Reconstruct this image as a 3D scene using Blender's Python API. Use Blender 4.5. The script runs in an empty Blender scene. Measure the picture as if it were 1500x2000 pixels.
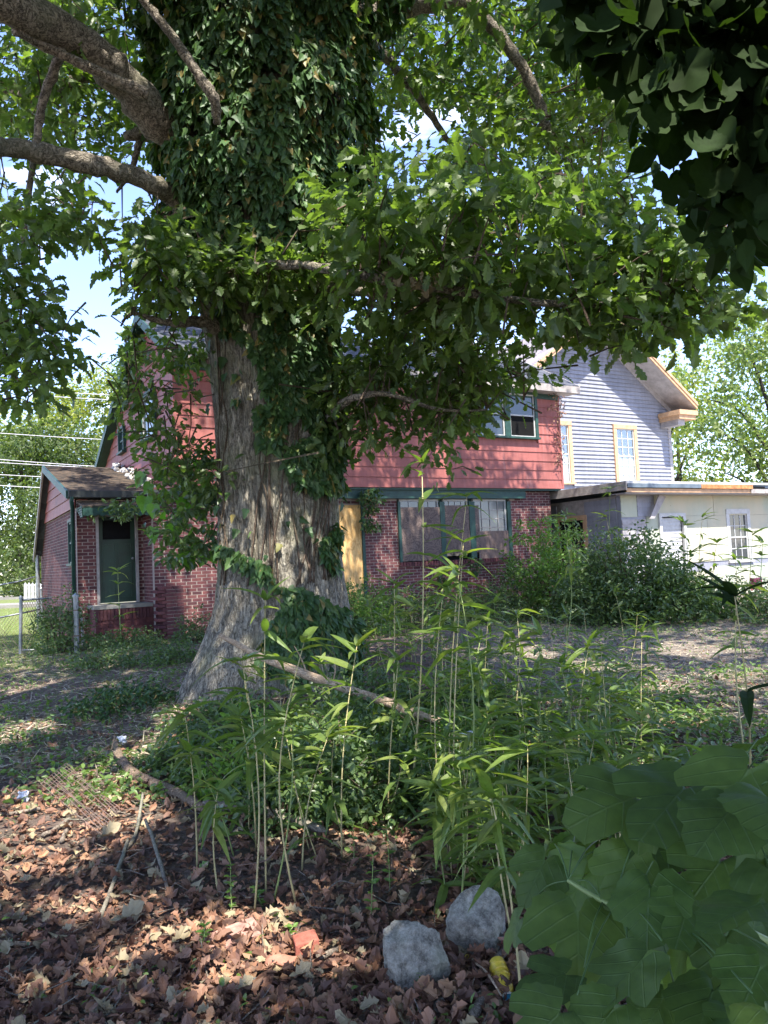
import bpy, math, random
import numpy as np
from math import sin, cos, radians, pi, tan, atan2, sqrt
random.seed(7)
rng = np.random.default_rng(11)
SC = bpy.context.scene
COL = SC.collection

# ------------------------------------------------------------------ camera, light, exposure
PITCH, ROLL, CAMH = radians(3.5), radians(2.6), 1.6
F0 = np.array([0, cos(PITCH), sin(PITCH)]); U0 = np.array([0, -sin(PITCH), cos(PITCH)]); R0 = np.array([1., 0, 0])
CR = R0 * cos(ROLL) - U0 * sin(ROLL); CU = U0 * cos(ROLL) + R0 * sin(ROLL)
CC = np.array([0, 0, CAMH])
cd = bpy.data.cameras.new('camera'); cam = bpy.data.objects.new('camera', cd); COL.objects.link(cam)
from mathutils import Matrix, Vector
cam.matrix_world = Matrix(((CR[0], CU[0], -F0[0], 0), (CR[1], CU[1], -F0[1], 0), (CR[2], CU[2], -F0[2], CAMH), (0, 0, 0, 1)))
cd.sensor_fit = 'HORIZONTAL'; cd.sensor_width = 36; cd.lens = 36; cd.clip_start = .05; cd.clip_end = 2000
SC.camera = cam
SEL = radians(60); SAZ = radians(162.5)                     # sun elevation, azimuth from +Y clockwise
SUN = np.array([sin(SAZ) * cos(SEL), cos(SAZ) * cos(SEL), sin(SEL)])
W = bpy.data.worlds.new('World'); SC.world = W; W.use_nodes = True
nt = W.node_tree; nt.nodes.clear()
wo = nt.nodes.new('ShaderNodeOutputWorld'); bg = nt.nodes.new('ShaderNodeBackground'); sky = nt.nodes.new('ShaderNodeTexSky')
sky.sky_type = 'NISHITA'; sky.sun_disc = False; sky.sun_elevation = SEL; sky.sun_rotation = SAZ
sky.air_density = .9; sky.dust_density = .25; sky.ozone_density = 2.2
tc = nt.nodes.new('ShaderNodeTexCoord'); mp = nt.nodes.new('ShaderNodeMapping'); mp.inputs['Scale'].default_value = (1, 1, 2.4)
nz = nt.nodes.new('ShaderNodeTexNoise'); nz.inputs['Scale'].default_value = 5.5; nz.inputs['Detail'].default_value = 7; nz.inputs['Roughness'].default_value = .55
rp = nt.nodes.new('ShaderNodeValToRGB'); rp.color_ramp.elements[0].position = .60; rp.color_ramp.elements[1].position = .8
mx = nt.nodes.new('ShaderNodeMix'); mx.data_type = 'RGBA'
L = nt.links.new
L(tc.outputs['Generated'], mp.inputs['Vector']); L(mp.outputs['Vector'], nz.inputs['Vector']); L(nz.outputs['Fac'], rp.inputs['Fac'])
tint = nt.nodes.new('ShaderNodeMix'); tint.data_type = 'RGBA'; tint.blend_type = 'MULTIPLY'; tint.inputs[0].default_value = 1; tint.inputs[7].default_value = (.98, .90, 1.0, 1); L(sky.outputs['Color'], tint.inputs[6])
L(rp.outputs['Color'], mx.inputs['Factor']); L(tint.outputs[2], mx.inputs[6]); mx.inputs[7].default_value = (5.2, 5.5, 6.0, 1)
L(mx.outputs[2], bg.inputs['Color']); bg.inputs['Strength'].default_value = .15; L(bg.outputs[0], wo.inputs[0])
sl = bpy.data.lights.new('sun', 'SUN'); sl.energy = 3.9; sl.angle = radians(.53); sl.color = (1, .95, .86)
so = bpy.data.objects.new('sun', sl); COL.objects.link(so); so.rotation_euler = Vector(SUN).to_track_quat('Z', 'Y').to_euler(); so.location = (5, -10, 30)
SC.view_settings.view_transform = 'Standard'; SC.view_settings.look = 'None'; SC.view_settings.gamma = 1; SC.view_settings.exposure = 1.95
SC.view_settings.use_curve_mapping = False
SC.cycles.max_bounces = 7; SC.cycles.transparent_max_bounces = 8

# ------------------------------------------------------------------ geometry of the lens, used to find where things stand
def ray(px, py): return F0 + CR * (px - 750) / 1500 + CU * (1000 - py) / 1500
def P(px, py, Y):
    d = ray(px, py); return CC + d * (Y / d[1])
def PV(px, py, Y):
    d = F0[None] + CR[None] * ((px - 750) / 1500)[:, None] + CU[None] * ((1000 - py) / 1500)[:, None]
    return CC[None] + d * (Y / d[:, 1])[:, None]
def proj(q):
    q = np.atleast_2d(q) - CC; z = q @ F0; zz = np.where(z > .05, z, .05)
    return 750 + 1500 * (q @ CR) / zz, 1000 - 1500 * (q @ CU) / zz, z
def sm(a, b, x):
    t = np.clip((x - a) / (b - a), 0, 1); return t * t * (3 - 2 * t)
_perm = np.random.default_rng(3).random((64, 64, 64))
def vnoise(p):
    p = np.asarray(p, float); i = np.floor(p).astype(int); f = p - i; f = f * f * (3 - 2 * f); r = 0
    for a in (0, 1):
        for b in (0, 1):
            for c in (0, 1):
                w = (f[..., 0] if a else 1 - f[..., 0]) * (f[..., 1] if b else 1 - f[..., 1]) * (f[..., 2] if c else 1 - f[..., 2])
                r = r + w * _perm[(i[..., 0] + a) % 64, (i[..., 1] + b) % 64, (i[..., 2] + c) % 64]
    return r
def gz(x, y):
    x = np.asarray(x, float); y = np.asarray(y, float)
    n = vnoise(np.stack([x * .8 + 20, y * .8 + 20, x * 0 + 3.3], -1)) - .5
    n2 = vnoise(np.stack([x * 3.1 + 50, y * 3.1 + 50, x * 0 + 7.3], -1)) - .5
    g = .26 * sm(9, 15, y) * (1 - .5 * sm(-5, -8, x) * (1 - sm(25, 40, y)))
    g = g + .22 * np.exp(-(((x + 1.2) / 1.5) ** 2 + ((y - 9) / 1.5) ** 2))
    near = 1 - sm(18, 26, y)
    return g + (n * .10 + n2 * .035) * near
def G(px, py):
    d = ray(px, py); g = 0
    for _ in range(6):
        t = (g - CAMH) / d[2]; q = CC + d * t; g = float(gz(q[0], q[1]))
    return q
def nrm(v): return v / np.maximum(np.linalg.norm(v, axis=-1, keepdims=True), 1e-9)

# ------------------------------------------------------------------ object helpers
def thing(name, label, cat, loc=(0, 0, 0), rz=0, group=None):
    o = bpy.data.objects.new(name, None); COL.objects.link(o); o.location = loc; o.rotation_euler = (0, 0, rz)
    o.empty_display_size = .1
    o['label'] = label; o['category'] = cat
    if group: o['group'] = group
    return o
def tag(o, label, cat, group=None):
    o['label'] = label; o['category'] = cat
    if group: o['group'] = group
    return o
def mkmesh(name, V, loops, totals, smooth=False):
    me = bpy.data.meshes.new(name)
    V = np.asarray(V, np.float32).reshape(-1, 3); loops = np.asarray(loops, np.int32).ravel(); totals = np.asarray(totals, np.int32).ravel()
    me.vertices.add(len(V)); me.vertices.foreach_set('co', V.ravel())
    me.loops.add(len(loops)); me.loops.foreach_set('vertex_index', loops)
    me.polygons.add(len(totals)); st = np.concatenate([[0], np.cumsum(totals)[:-1]]).astype(np.int32)
    me.polygons.foreach_set('loop_start', st); me.polygons.foreach_set('loop_total', totals)
    me.polygons.foreach_set('use_smooth', np.full(len(totals), smooth, bool))
    me.update(calc_edges=True)
    return me
def link(name, me, m, parent=None, kind=None):
    if m is not None and len(me.materials) == 0: me.materials.append(m)
    o = bpy.data.objects.new(name, me); COL.objects.link(o)
    if parent is not None: o.parent = parent
    if kind: o['kind'] = kind
    return o
class MB:
    def __init__(s): s.v = []; s.f = []; s.n = 0
    def add(s, V, F):
        s.v.append(np.asarray(V, float)); s.f += [[i + s.n for i in f] for f in F]; s.n += len(V); return s
    def box(s, a, b):
        x0, y0, z0 = a; x1, y1, z1 = b
        V = [(x0, y0, z0), (x1, y0, z0), (x1, y1, z0), (x0, y1, z0), (x0, y0, z1), (x1, y0, z1), (x1, y1, z1), (x0, y1, z1)]
        return s.add(V, [(0, 3, 2, 1), (4, 5, 6, 7), (0, 1, 5, 4), (1, 2, 6, 5), (2, 3, 7, 6), (3, 0, 4, 7)])
    def hexa(s, V): return s.add(V, [(0, 3, 2, 1), (4, 5, 6, 7), (0, 1, 5, 4), (1, 2, 6, 5), (2, 3, 7, 6), (3, 0, 4, 7)])
    def tube(s, pts, r, sides=8, cap=True):
        pts = np.asarray(pts, float); n = len(pts); r = np.broadcast_to(np.asarray(r, float), (n,))
        t = np.gradient(pts, axis=0); t = nrm(t); ref = np.array([0, 0, 1.]) if abs(t[0][2]) < .9 else np.array([1., 0, 0])
        u = nrm(np.cross(t, ref)); 
        for i in range(1, n):
            w = u[i - 1] - t[i] * (u[i - 1] @ t[i]); u[i] = w / max(np.linalg.norm(w), 1e-6)
        v = np.cross(t, u); a = np.arange(sides) * 2 * pi / sides
        V = pts[:, None] + r[:, None, None] * (np.cos(a)[None, :, None] * u[:, None] + np.sin(a)[None, :, None] * v[:, None])
        F = [(i * sides + j, i * sides + (j + 1) % sides, (i + 1) * sides + (j + 1) % sides, (i + 1) * sides + j) for i in range(n - 1) for j in range(sides)]
        if cap: F += [tuple(range(sides))[::-1], tuple((n - 1) * sides + j for j in range(sides))]
        return s.add(V.reshape(-1, 3), F)
    def build(s, name, m, parent=None, smooth=False, kind=None):
        me = mkmesh(name, np.concatenate(s.v), [i for f in s.f for i in f], [len(f) for f in s.f], smooth)
        return link(name, me, m, parent, kind)
def smooth_path(pts, k=4):
    pts = np.asarray(pts, float); n = len(pts); out = []
    for i in range(n - 1):
        p0, p1, p2, p3 = pts[max(i - 1, 0)], pts[i], pts[i + 1], pts[min(i + 2, n - 1)]
        for t in np.arange(k) / k:
            out.append(.5 * ((2 * p1) + (p2 - p0) * t + (2 * p0 - 5 * p1 + 4 * p2 - p3) * t * t + (3 * p1 - p0 - 3 * p2 + p3) * t ** 3))
    out.append(pts[-1]); return np.array(out)

# ------------------------------------------------------------------ materials
class NM:
    def __init__(s, name):
        s.m = bpy.data.materials.new(name); s.m.use_nodes = True; s.t = s.m.node_tree; s.p = s.t.nodes['Principled BSDF']; s.o = s.t.nodes['Material Output']
    def n(s, typ, **k):
        x = s.t.nodes.new(typ)
        for a, b in k.items():
            if a in x.inputs: x.inputs[a].default_value = b
            else: setattr(x, a, b)
        return x
    def l(s, a, b): s.t.links.new(a, b)
    def coord(s, kind='Object', scale=(1, 1, 1)):
        c = s.n('ShaderNodeTexCoord'); m = s.n('ShaderNodeMapping', Scale=scale); s.l(c.outputs[kind], m.inputs['Vector']); return m.outputs['Vector']
    def noise(s, v, scale, detail=5, rough=.55, dist=0):
        x = s.n('ShaderNodeTexNoise', Scale=scale, Detail=detail, Roughness=rough, Distortion=dist); s.l(v, x.inputs['Vector']); return x.outputs['Fac']
    def ramp(s, f, stops, interp='LINEAR'):
        r = s.n('ShaderNodeValToRGB'); e = r.color_ramp; e.interpolation = interp
        while len(e.elements) < len(stops): e.elements.new(.5)
        for el, (p, c) in zip(e.elements, stops): el.position = p; el.color = (*c, 1) if len(c) == 3 else c
        s.l(f, r.inputs['Fac']); return r.outputs['Color']
    def mix(s, f, a, b, bt='MIX'):
        x = s.n('ShaderNodeMix', data_type='RGBA', blend_type=bt)
        for k, q in ((0, f), (6, a), (7, b)):
            if hasattr(q, 'links') or hasattr(q, 'node'): s.l(q, x.inputs[k])
            else: x.inputs[k].default_value = q if k == 0 else (*q, 1)
        return x.outputs[2]
    def math(s, op, a, b=0.0):
        x = s.n('ShaderNodeMath', operation=op)
        for k, q in ((0, a), (1, b)):
            if hasattr(q, 'node'): s.l(q, x.inputs[k])
            else: x.inputs[k].default_value = q
        return x.outputs[0]
    def bump(s, h, st=.5, d=.02):
        b = s.n('ShaderNodeBump', Strength=st, Distance=d); s.l(h, b.inputs['Height']); s.l(b.outputs[0], s.p.inputs['Normal']); return b
    def col(s, c):
        if hasattr(c, 'node'): s.l(c, s.p.inputs['Base Color'])
        else: s.p.inputs['Base Color'].default_value = (*c, 1)
    def rough(s, r, spec=.5): s.p.inputs['Roughness'].default_value = r; s.p.inputs['Specular IOR Level'].default_value = spec
def rnd(N, scale=1):
    """random per leaf: mesh island plus object"""
    g = N.n('ShaderNodeNewGeometry'); oi = N.n('ShaderNodeObjectInfo')
    return N.math('FRACT', N.math('ADD', g.outputs['Random Per Island'], oi.outputs['Random']))
def leafmat(name, cols, trans=.35, tcol=None, rough=.45, spec=.5, vein=False):
    N = NM(name); r = rnd(N); k = len(cols)
    c = N.ramp(r, [((i + .5) / k, q) for i, q in enumerate(cols)])
    v = N.coord('Object', (1, 1, 1)); b = N.noise(v, 9, 3)
    c = N.mix(.35, c, N.ramp(b, [(.3, (.55, .55, .5)), (.7, (1.3, 1.3, 1.2))]), 'MULTIPLY')
    if vein:
        sx = N.n('ShaderNodeSeparateXYZ'); cc = N.n('ShaderNodeTexCoord'); N.l(cc.outputs['Object'], sx.inputs[0])
        ay = N.math('ABSOLUTE', sx.outputs['Y']); w = N.math('SUBTRACT', sx.outputs['X'], N.math('MULTIPLY', ay, .85))
        fr = N.math('ABSOLUTE', N.math('SUBTRACT', N.math('FRACT', N.math('MULTIPLY', w, 5.0)), .5))
        l1 = N.ramp(fr, [(0, (1, 1, 1)), (.07, (0, 0, 0))]); l2 = N.ramp(ay, [(0, (1, 1, 1)), (.014, (0, 0, 0))])
        ln = N.mix(1.0, l1, l2, 'LIGHTEN'); c = N.mix(N.math('MULTIPLY', ln, .10), c, (.15, .25, .10)); N.bump(ln, .35, .01)
    N.col(c); N.rough(rough, spec)
    tr = N.n('ShaderNodeBsdfTranslucent'); tcn = N.mix(1.0, c, tcol or (2.4, 2.6, .9), 'MULTIPLY'); N.l(tcn, tr.inputs['Color'])
    mx = N.n('ShaderNodeMixShader', Fac=trans); N.l(N.p.outputs[0], mx.inputs[1]); N.l(tr.outputs[0], mx.inputs[2]); N.l(mx.outputs[0], N.o.inputs['Surface'])
    return N.m
M = {}
M['oakleaf'] = leafmat('oak_leaf', [(0.041, 0.079, 0.017), (0.063, 0.106, 0.022), (0.084, 0.132, 0.024), (0.056, 0.095, 0.024), (0.104, 0.148, 0.031)], .42)
M['oakleaf_low'] = leafmat('oak_leaf_low', [(0.066, 0.104, 0.030), (0.086, 0.129, 0.035), (0.106, 0.156, 0.046), (0.066, 0.109, 0.041)], .42)
M['ivy'] = leafmat('ivy_leaf', [(0.029, 0.068, 0.021), (0.04, 0.088, 0.027), (0.051, 0.108, 0.03), (0.035, 0.074, 0.031), (0.08, 0.149, 0.044), (0.029, 0.068, 0.021), (0.04, 0.088, 0.027), (0.051, 0.108, 0.03), (0.035, 0.074, 0.031), (0.08, 0.149, 0.044), (0.09, 0.15, 0.04), (0.05, 0.1, 0.03), (0.029, 0.068, 0.021), (0.04, 0.088, 0.027), (0.051, 0.108, 0.03), (0.2, 0.16, 0.05)], .15, rough=.5, spec=.35)
M['shrub'] = leafmat('shrub_leaf', [(0.058, 0.098, 0.032), (0.079, 0.132, 0.043), (0.115, 0.166, 0.055), (0.058, 0.098, 0.043)], .3, rough=.4)
M['shrub_light'] = leafmat('shrub_leaf_light', [(0.104, 0.189, 0.036), (0.130, 0.210, 0.041), (0.078, 0.158, 0.032)], .35)
M['bamboo_leaf'] = leafmat('bamboo_leaf', [(0.098, 0.153, 0.033), (0.130, 0.186, 0.044), (0.081, 0.131, 0.033), (0.178, 0.218, 0.055)], .36, rough=.4)
M['mulberry'] = leafmat('mulberry_leaf', [(0.064, 0.113, 0.024), (0.078, 0.126, 0.029), (0.060, 0.103, 0.026)], .3, rough=.55, spec=.35, vein=True)
M['vine_light'] = leafmat('vine_leaf', [(.09, .2, .03), (.12, .24, .04), (.07, .17, .03)], .42, vein=True)
M['hang_dark'] = leafmat('hanging_leaf', [(.016, .032, .008), (.022, .042, .01), (.018, .036, .01)], .2, rough=.75, spec=.1)  # leaf colour kept near black to carry the shade they hang in
M['far_a'] = leafmat('far_leaf_yellow', [(0.208, 0.226, 0.040), (0.152, 0.187, 0.036), (0.256, 0.265, 0.064), (0.096, 0.133, 0.028)], .4)
M['far_b'] = leafmat('far_leaf_green', [(0.074, 0.109, 0.031), (0.048, 0.082, 0.023), (0.116, 0.150, 0.046), (0.034, 0.054, 0.015)], .4)
M['far_c'] = leafmat('far_leaf_pale', [(0.143, 0.196, 0.068), (0.112, 0.161, 0.053), (0.195, 0.224, 0.083), (0.075, 0.119, 0.038)], .42)
M['grass'] = leafmat('grass_blade', [(.2, .28, .06), (.15, .22, .05), (.26, .3, .09), (.28, .26, .12)], .3)
M['weed'] = leafmat('weed_leaf', [(0.096, 0.156, 0.042), (0.128, 0.195, 0.048), (0.080, 0.130, 0.042)], .3)
M['straw'] = leafmat('dry_straw', [(0.502, 0.409, 0.291), (0.396, 0.330, 0.240), (0.600, 0.541, 0.405), (0.264, 0.211, 0.164)], .1, (1, 1, 1), .8, .2)
M['litter'] = leafmat('dead_leaf', [(0.122, 0.060, 0.042), (0.200, 0.101, 0.065), (0.271, 0.138, 0.084), (0.079, 0.041, 0.031), (0.400, 0.230, 0.132), (0.171, 0.090, 0.062), (0.100, 0.052, 0.038), (0.314, 0.172, 0.112)], .08, (1.2, 1, .8), .62, .35)
M['pale_leaf'] = leafmat('pale_dead_leaf', [(.27, .22, .14), (.33, .27, .17)], .15, (1.2, 1, .8), .7, .3)
def bark(name, dark, light, moss=(.14, .15, .06), sc=(9, 9, 2.2), bd=.03):
    N = NM(name); v = N.coord('Object', sc); w = N.coord('Object')
    n1 = N.noise(v, 1.3, 3, .6, 1.1); n2 = N.noise(v, 3.1, 4, .65, .8); f = N.noise(w, 34, 6, .75); cr = N.noise(w, 11, 4, .6, .5)
    r1 = N.math('ABSOLUTE', N.math('SUBTRACT', n1, .5)); r2 = N.math('ABSOLUTE', N.math('SUBTRACT', n2, .5)); r3 = N.math('ABSOLUTE', N.math('SUBTRACT', cr, .5))
    h = N.math('ADD', N.math('MULTIPLY', N.math('MINIMUM', N.math('MULTIPLY', r1, 9.0), 1.0), .5), N.math('MULTIPLY', N.math('MINIMUM', N.math('MULTIPLY', r2, 8.0), 1.0), .35))
    h = N.math('ADD', h, N.math('MULTIPLY', N.math('MINIMUM', N.math('MULTIPLY', r3, 12.0), 1.0), .15))
    c = N.ramp(h, [(.12, dark), (.55, tuple(.45 * a + .55 * b for a, b in zip(dark, light))), (.95, light)])
    c = N.mix(.6, c, N.ramp(f, [(.3, (.55, .55, .55)), (.7, (1.4, 1.35, 1.3))]), 'MULTIPLY')
    big = N.noise(w, 1.3, 4, .6)
    c = N.mix(N.ramp(big, [(.5, (0, 0, 0)), (.68, (.6, .6, .6))]), c, moss)
    N.col(c); N.rough(.92, .15); N.bump(N.math('ADD', h, N.math('MULTIPLY', f, .3)), .9, bd)
    return N.m
M['bark'] = bark('oak_bark', (.10, .088, .07), (.45, .415, .335), (.22, .24, .12), (13, 13, 2.4))
M['limb'] = bark('limb_bark', (.05, .042, .034), (.42, .37, .3), (.13, .13, .08), (10, 10, 10), .02)
M['twig'] = bark('twig_bark', (.05, .035, .025), (.16, .12, .09), (.1, .1, .06), (20, 20, 20), .005)
M['darktrunk'] = bark('dark_trunk_bark', (.02, .018, .015), (.09, .08, .065), (.05, .06, .03), (6, 6, 1.5), .02)
M['log'] = bark('bare_wood', (.28, .2, .13), (.6, .46, .33), (.4, .3, .2), (14, 14, 14), .008)
M['log_dark'] = bark('weathered_wood', (.12, .08, .06), (.38, .28, .2), (.14, .12, .08), (20, 20, 20), .01)
M['stick'] = bark('stick_bark', (.1, .08, .065), (.32, .27, .22), (.25, .27, .2), (25, 25, 25), .004)
def simple(name, c, r=.6, spec=.4, var=.25, sc=6, bump=.0, metal=0):
    N = NM(name); v = N.coord('Object'); n = N.noise(v, sc, 6, .65)
    lo = tuple(x * (1 - var) for x in c); hi = tuple(x * (1 + var) for x in c)
    N.col(N.ramp(n, [(.3, lo), (.7, hi)])); N.rough(r, spec); N.p.inputs['Metallic'].default_value = metal
    if bump: N.bump(N.noise(v, sc * 6, 5, .7), bump, .01)
    return N.m
M['cane'] = simple('cane_stem', (.42, .36, .17), .5, .4, .35, 9)
M['green_stem'] = simple('green_stem', (.07, .13, .035), .5, .4, .3, 9)
M['cane_green'] = simple('cane_stem_green', (.22, .28, .09), .5, .4, .3, 9)
M['green_paint'] = simple('dark_green_paint', (.014, .05, .038), .55, .4, .35, 9, .3)
M['door_paint'] = simple('door_green_paint', (.003, .03, .016), .4, .5, .4, 3, .2)
M['white_paint'] = simple('old_white_paint', (.42, .42, .41), .6, .4, .15, 12)
M['wood_new'] = simple('bare_orange_wood', (.46, .29, .17), .7, .3, .25, 8, .3)
M['wood_grey'] = simple('grey_board', (.3, .27, .25), .8, .3, .3, 7, .4)
M['black'] = simple('shade_black', (.008, .008, .008), .9, .1)  # near-black colour in place of the shade inside rooms, doorways and gaps
M['gutter'] = simple('black_gutter', (.03, .035, .035), .5, .4)
M['pipe'] = simple('galvanised_pipe', (.25, .26, .26), .45, .5, .3, 12, .2, .7)
M['wire'] = simple('rusty_wire', (.16, .11, .09), .7, .3)
M['cable'] = simple('overhead_cable', (.55, .52, .55), .6, .3)
M['concrete'] = simple('concrete', (.22, .205, .18), .9, .2, .15, 3, .3)
M['asphalt'] = simple('road_asphalt', (.3, .26, .26), .9, .2, .15, 2, .3)
M['tarp'] = simple('grey_tarp', (.13, .13, .15), .5, .4, .3, 3, .3)
M['flash'] = simple('blue_grey_flashing', (.10, .13, .16), .6, .4, .3, 5, .3)
M['rust'] = simple('rotten_orange_board', (.4, .17, .07), .85, .2, .55, 14, .6)
M['soffit'] = simple('soffit_board', (.3, .28, .28), .7, .3, .25, 5, .3)
M['mortar'] = simple('mortar', (.31, .26, .225), .95, .1, .2, 14, .3)
M['curtain'] = simple('lace_curtain', (.4, .4, .38), .9, .1, .6, 30)
M['glass_paint'] = simple('white_muntin', (.4, .4, .38), .5, .4, .1)
def siding(name, c, streak=.3):
    N = NM(name); v = N.coord('Object', (5, 5, .6)); w = N.coord('Object')
    a = N.noise(v, 1.6, 6, .65); b = N.noise(w, .9, 4); oi = N.n('ShaderNodeObjectInfo')
    cc = N.ramp(a, [(.3, tuple(x * (1 - streak) for x in c)), (.7, tuple(min(x * (1 + streak * .6), 1) for x in c))])
    cc = N.mix(.5, cc, N.ramp(b, [(.3, (.75, .75, .78)), (.7, (1.15, 1.1, 1.1))]), 'MULTIPLY')
    cc = N.mix(.5, cc, N.ramp(oi.outputs['Random'], [(0, (.82, .82, .82)), (1, (1.14, 1.14, 1.14))]), 'MULTIPLY')
    stn = N.noise(N.coord('Object', (3, 3, .25)), 3.0, 5, .7); cc = N.mix(N.ramp(stn, [(.55, (0, 0, 0)), (.75, (.4, .4, .4))]), cc, tuple(min(1, x * .55 + .16) for x in c)); dk = N.noise(N.coord('Object', (1, 1, 1.6)), 1.7, 6, .7); cc = N.mix(N.ramp(dk, [(.5, (0, 0, 0)), (.7, (.55, .55, .55))]), cc, tuple(x * .5 for x in c))
    fl = N.noise(w, 38, 3, .7); cc = N.mix(N.ramp(fl, [(.7, (0, 0, 0)), (.76, (.5, .5, .5))]), cc, (.5, .46, .44))
    N.col(cc); N.rough(.6, .3); N.bump(N.noise(v, 12, 4), .25, .006); return N.m
M['red_siding'] = siding('red_siding', (.30, .098, .082), .24)
M['grey_siding'] = siding('grey_siding', (.25, .26, .30), .2)
def brickm():
    N = NM('brick_face'); v = N.coord('Object'); r = rnd(N)
    c = N.ramp(r, [(0, (.07, .03, .034)), (.25, (.115, .042, .045)), (.5, (.15, .055, .053)), (.75, (.10, .038, .043)), (1, (.165, .068, .062))])
    c = N.mix(.5, c, N.ramp(N.noise(v, 30, 5, .7), [(.3, (.6, .6, .6)), (.7, (1.3, 1.3, 1.3))]), 'MULTIPLY')
    c = N.mix(.6, c, N.ramp(N.noise(v, .8, 5, .65), [(.35, (.6, .6, .65)), (.65, (1.35, 1.25, 1.2))]), 'MULTIPLY')
    N.col(c); N.rough(.85, .25); N.bump(N.noise(v, 60, 4), .5, .004); return N.m
M['brick'] = brickm()
def plywood(name, a, b, sc=(3, 3, .5), d=3):
    N = NM(name); v = N.coord('Object', sc); n = N.noise(v, 1.6, 3, .45, 1.2)
    w = N.math('FRACT', N.math('MULTIPLY', n, 9.0)); c = N.ramp(w, [(0, a), (.5, b), (1, a)])
    f = N.noise(N.coord('Object'), 25, 5); c = N.mix(.4, c, N.ramp(f, [(.3, (.7, .7, .7)), (.7, (1.2, 1.2, 1.2))]), 'MULTIPLY')
    N.col(c); N.rough(.75, .3); return N.m
M['ply_new'] = plywood('new_plywood', (.72, .47, .2), (.52, .29, .1))
M['ply_old'] = plywood('weathered_plywood', (.17, .125, .105), (.07, .048, .044), (2, 2, 2.4))
M['ply_old2'] = plywood('weathered_plywood_upright', (.2, .14, .115), (.11, .075, .062), (9, 9, .6))
def roofm(name, a, b, sc):
    N = NM(name); v = N.coord('Object'); n = N.noise(v, 30, 5, .7); vv = N.n('ShaderNodeTexVoronoi', Scale=sc); N.l(v, vv.inputs['Vector'])
    c = N.ramp(vv.outputs['Color'], [(.1, a), (.8, b)]); c = N.mix(.5, c, N.ramp(n, [(.3, (.6, .6, .6)), (.7, (1.4, 1.4, 1.4))]), 'MULTIPLY')
    N.col(c); N.rough(.9, .3); N.bump(n, .6, .01); return N.m
M['shingle'] = roofm('asphalt_shingle', (.045, .048, .06), (.10, .105, .125), 4)
M['shingle_pale'] = roofm('pale_shingle', (.2, .18, .19), (.32, .28, .3), 4)
M['shingle_moss'] = roofm('littered_shingle', (.035, .03, .026), (.11, .08, .058), 9)
def greenboard():
    N = NM('green_gypsum_board'); v = N.coord('Object'); w = N.coord('Object', (2, 2, .5))
    c = N.ramp(N.noise(w, 1.2, 5), [(.3, (.30, .34, .27)), (.7, (.43, .44, .35))])
    vo = N.n('ShaderNodeTexVoronoi', Scale=5.0); N.l(N.coord('Object', (1, .01, 1)), vo.inputs['Vector'])
    c = N.mix(N.ramp(vo.outputs['Distance'], [(.055, (.9, .9, .9)), (.075, (0, 0, 0))]), c, (.12, .09, .06))
    c = N.mix(N.ramp(N.noise(v, .7, 5), [(.45, (0, 0, 0)), (.62, (.7, .7, .7))]), c, (.48, .42, .30))
    N.col(c); N.rough(.85, .2); return N.m
M['board'] = greenboard()
def glassm(name, c, r=.06):
    N = NM(name); N.col(c); N.rough(r, .8); N.p.inputs['IOR'].default_value = 1.5
    N.bump(N.noise(N.coord('Object'), 2.5, 2), .15, .02); return N.m
M['glass'] = glassm('window_glass', (.03, .04, .045))
M['glass_pale'] = glassm('pale_window_glass', (.08, .095, .10), .15)
def clearm():
    N = NM('clear_window_glass'); g = N.n('ShaderNodeBsdfGlossy', Roughness=.05); t = N.n('ShaderNodeBsdfTransparent'); x = N.n('ShaderNodeMixShader', Fac=.22); N.l(t.outputs[0], x.inputs[1]); N.l(g.outputs[0], x.inputs[2]); N.l(x.outputs[0], N.o.inputs['Surface']); return N.m
M['glass_clear'] = clearm()
def rockm():
    N = NM('granite'); v = N.coord('Object'); n = N.noise(v, 14, 10, .8); m = N.noise(v, 90, 5, .85); b = N.noise(v, 6, 5)
    c = N.ramp(n, [(.4, (.13, .12, .10)), (.5, (.34, .32, .27)), (.6, (.52, .49, .42))])
    c = N.mix(.6, c, N.ramp(m, [(.3, (.55, .55, .55)), (.7, (1.4, 1.4, 1.4))]), 'MULTIPLY')
    c = N.mix(N.ramp(b, [(.5, (0, 0, 0)), (.66, (.45, .45, .45))]), c, (.2, .22, .13))
    N.col(c); N.rough(.9, .25); N.bump(N.math('ADD', n, N.math('MULTIPLY', m, .4)), .9, .03); return N.m
M['rock'] = rockm()
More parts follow.
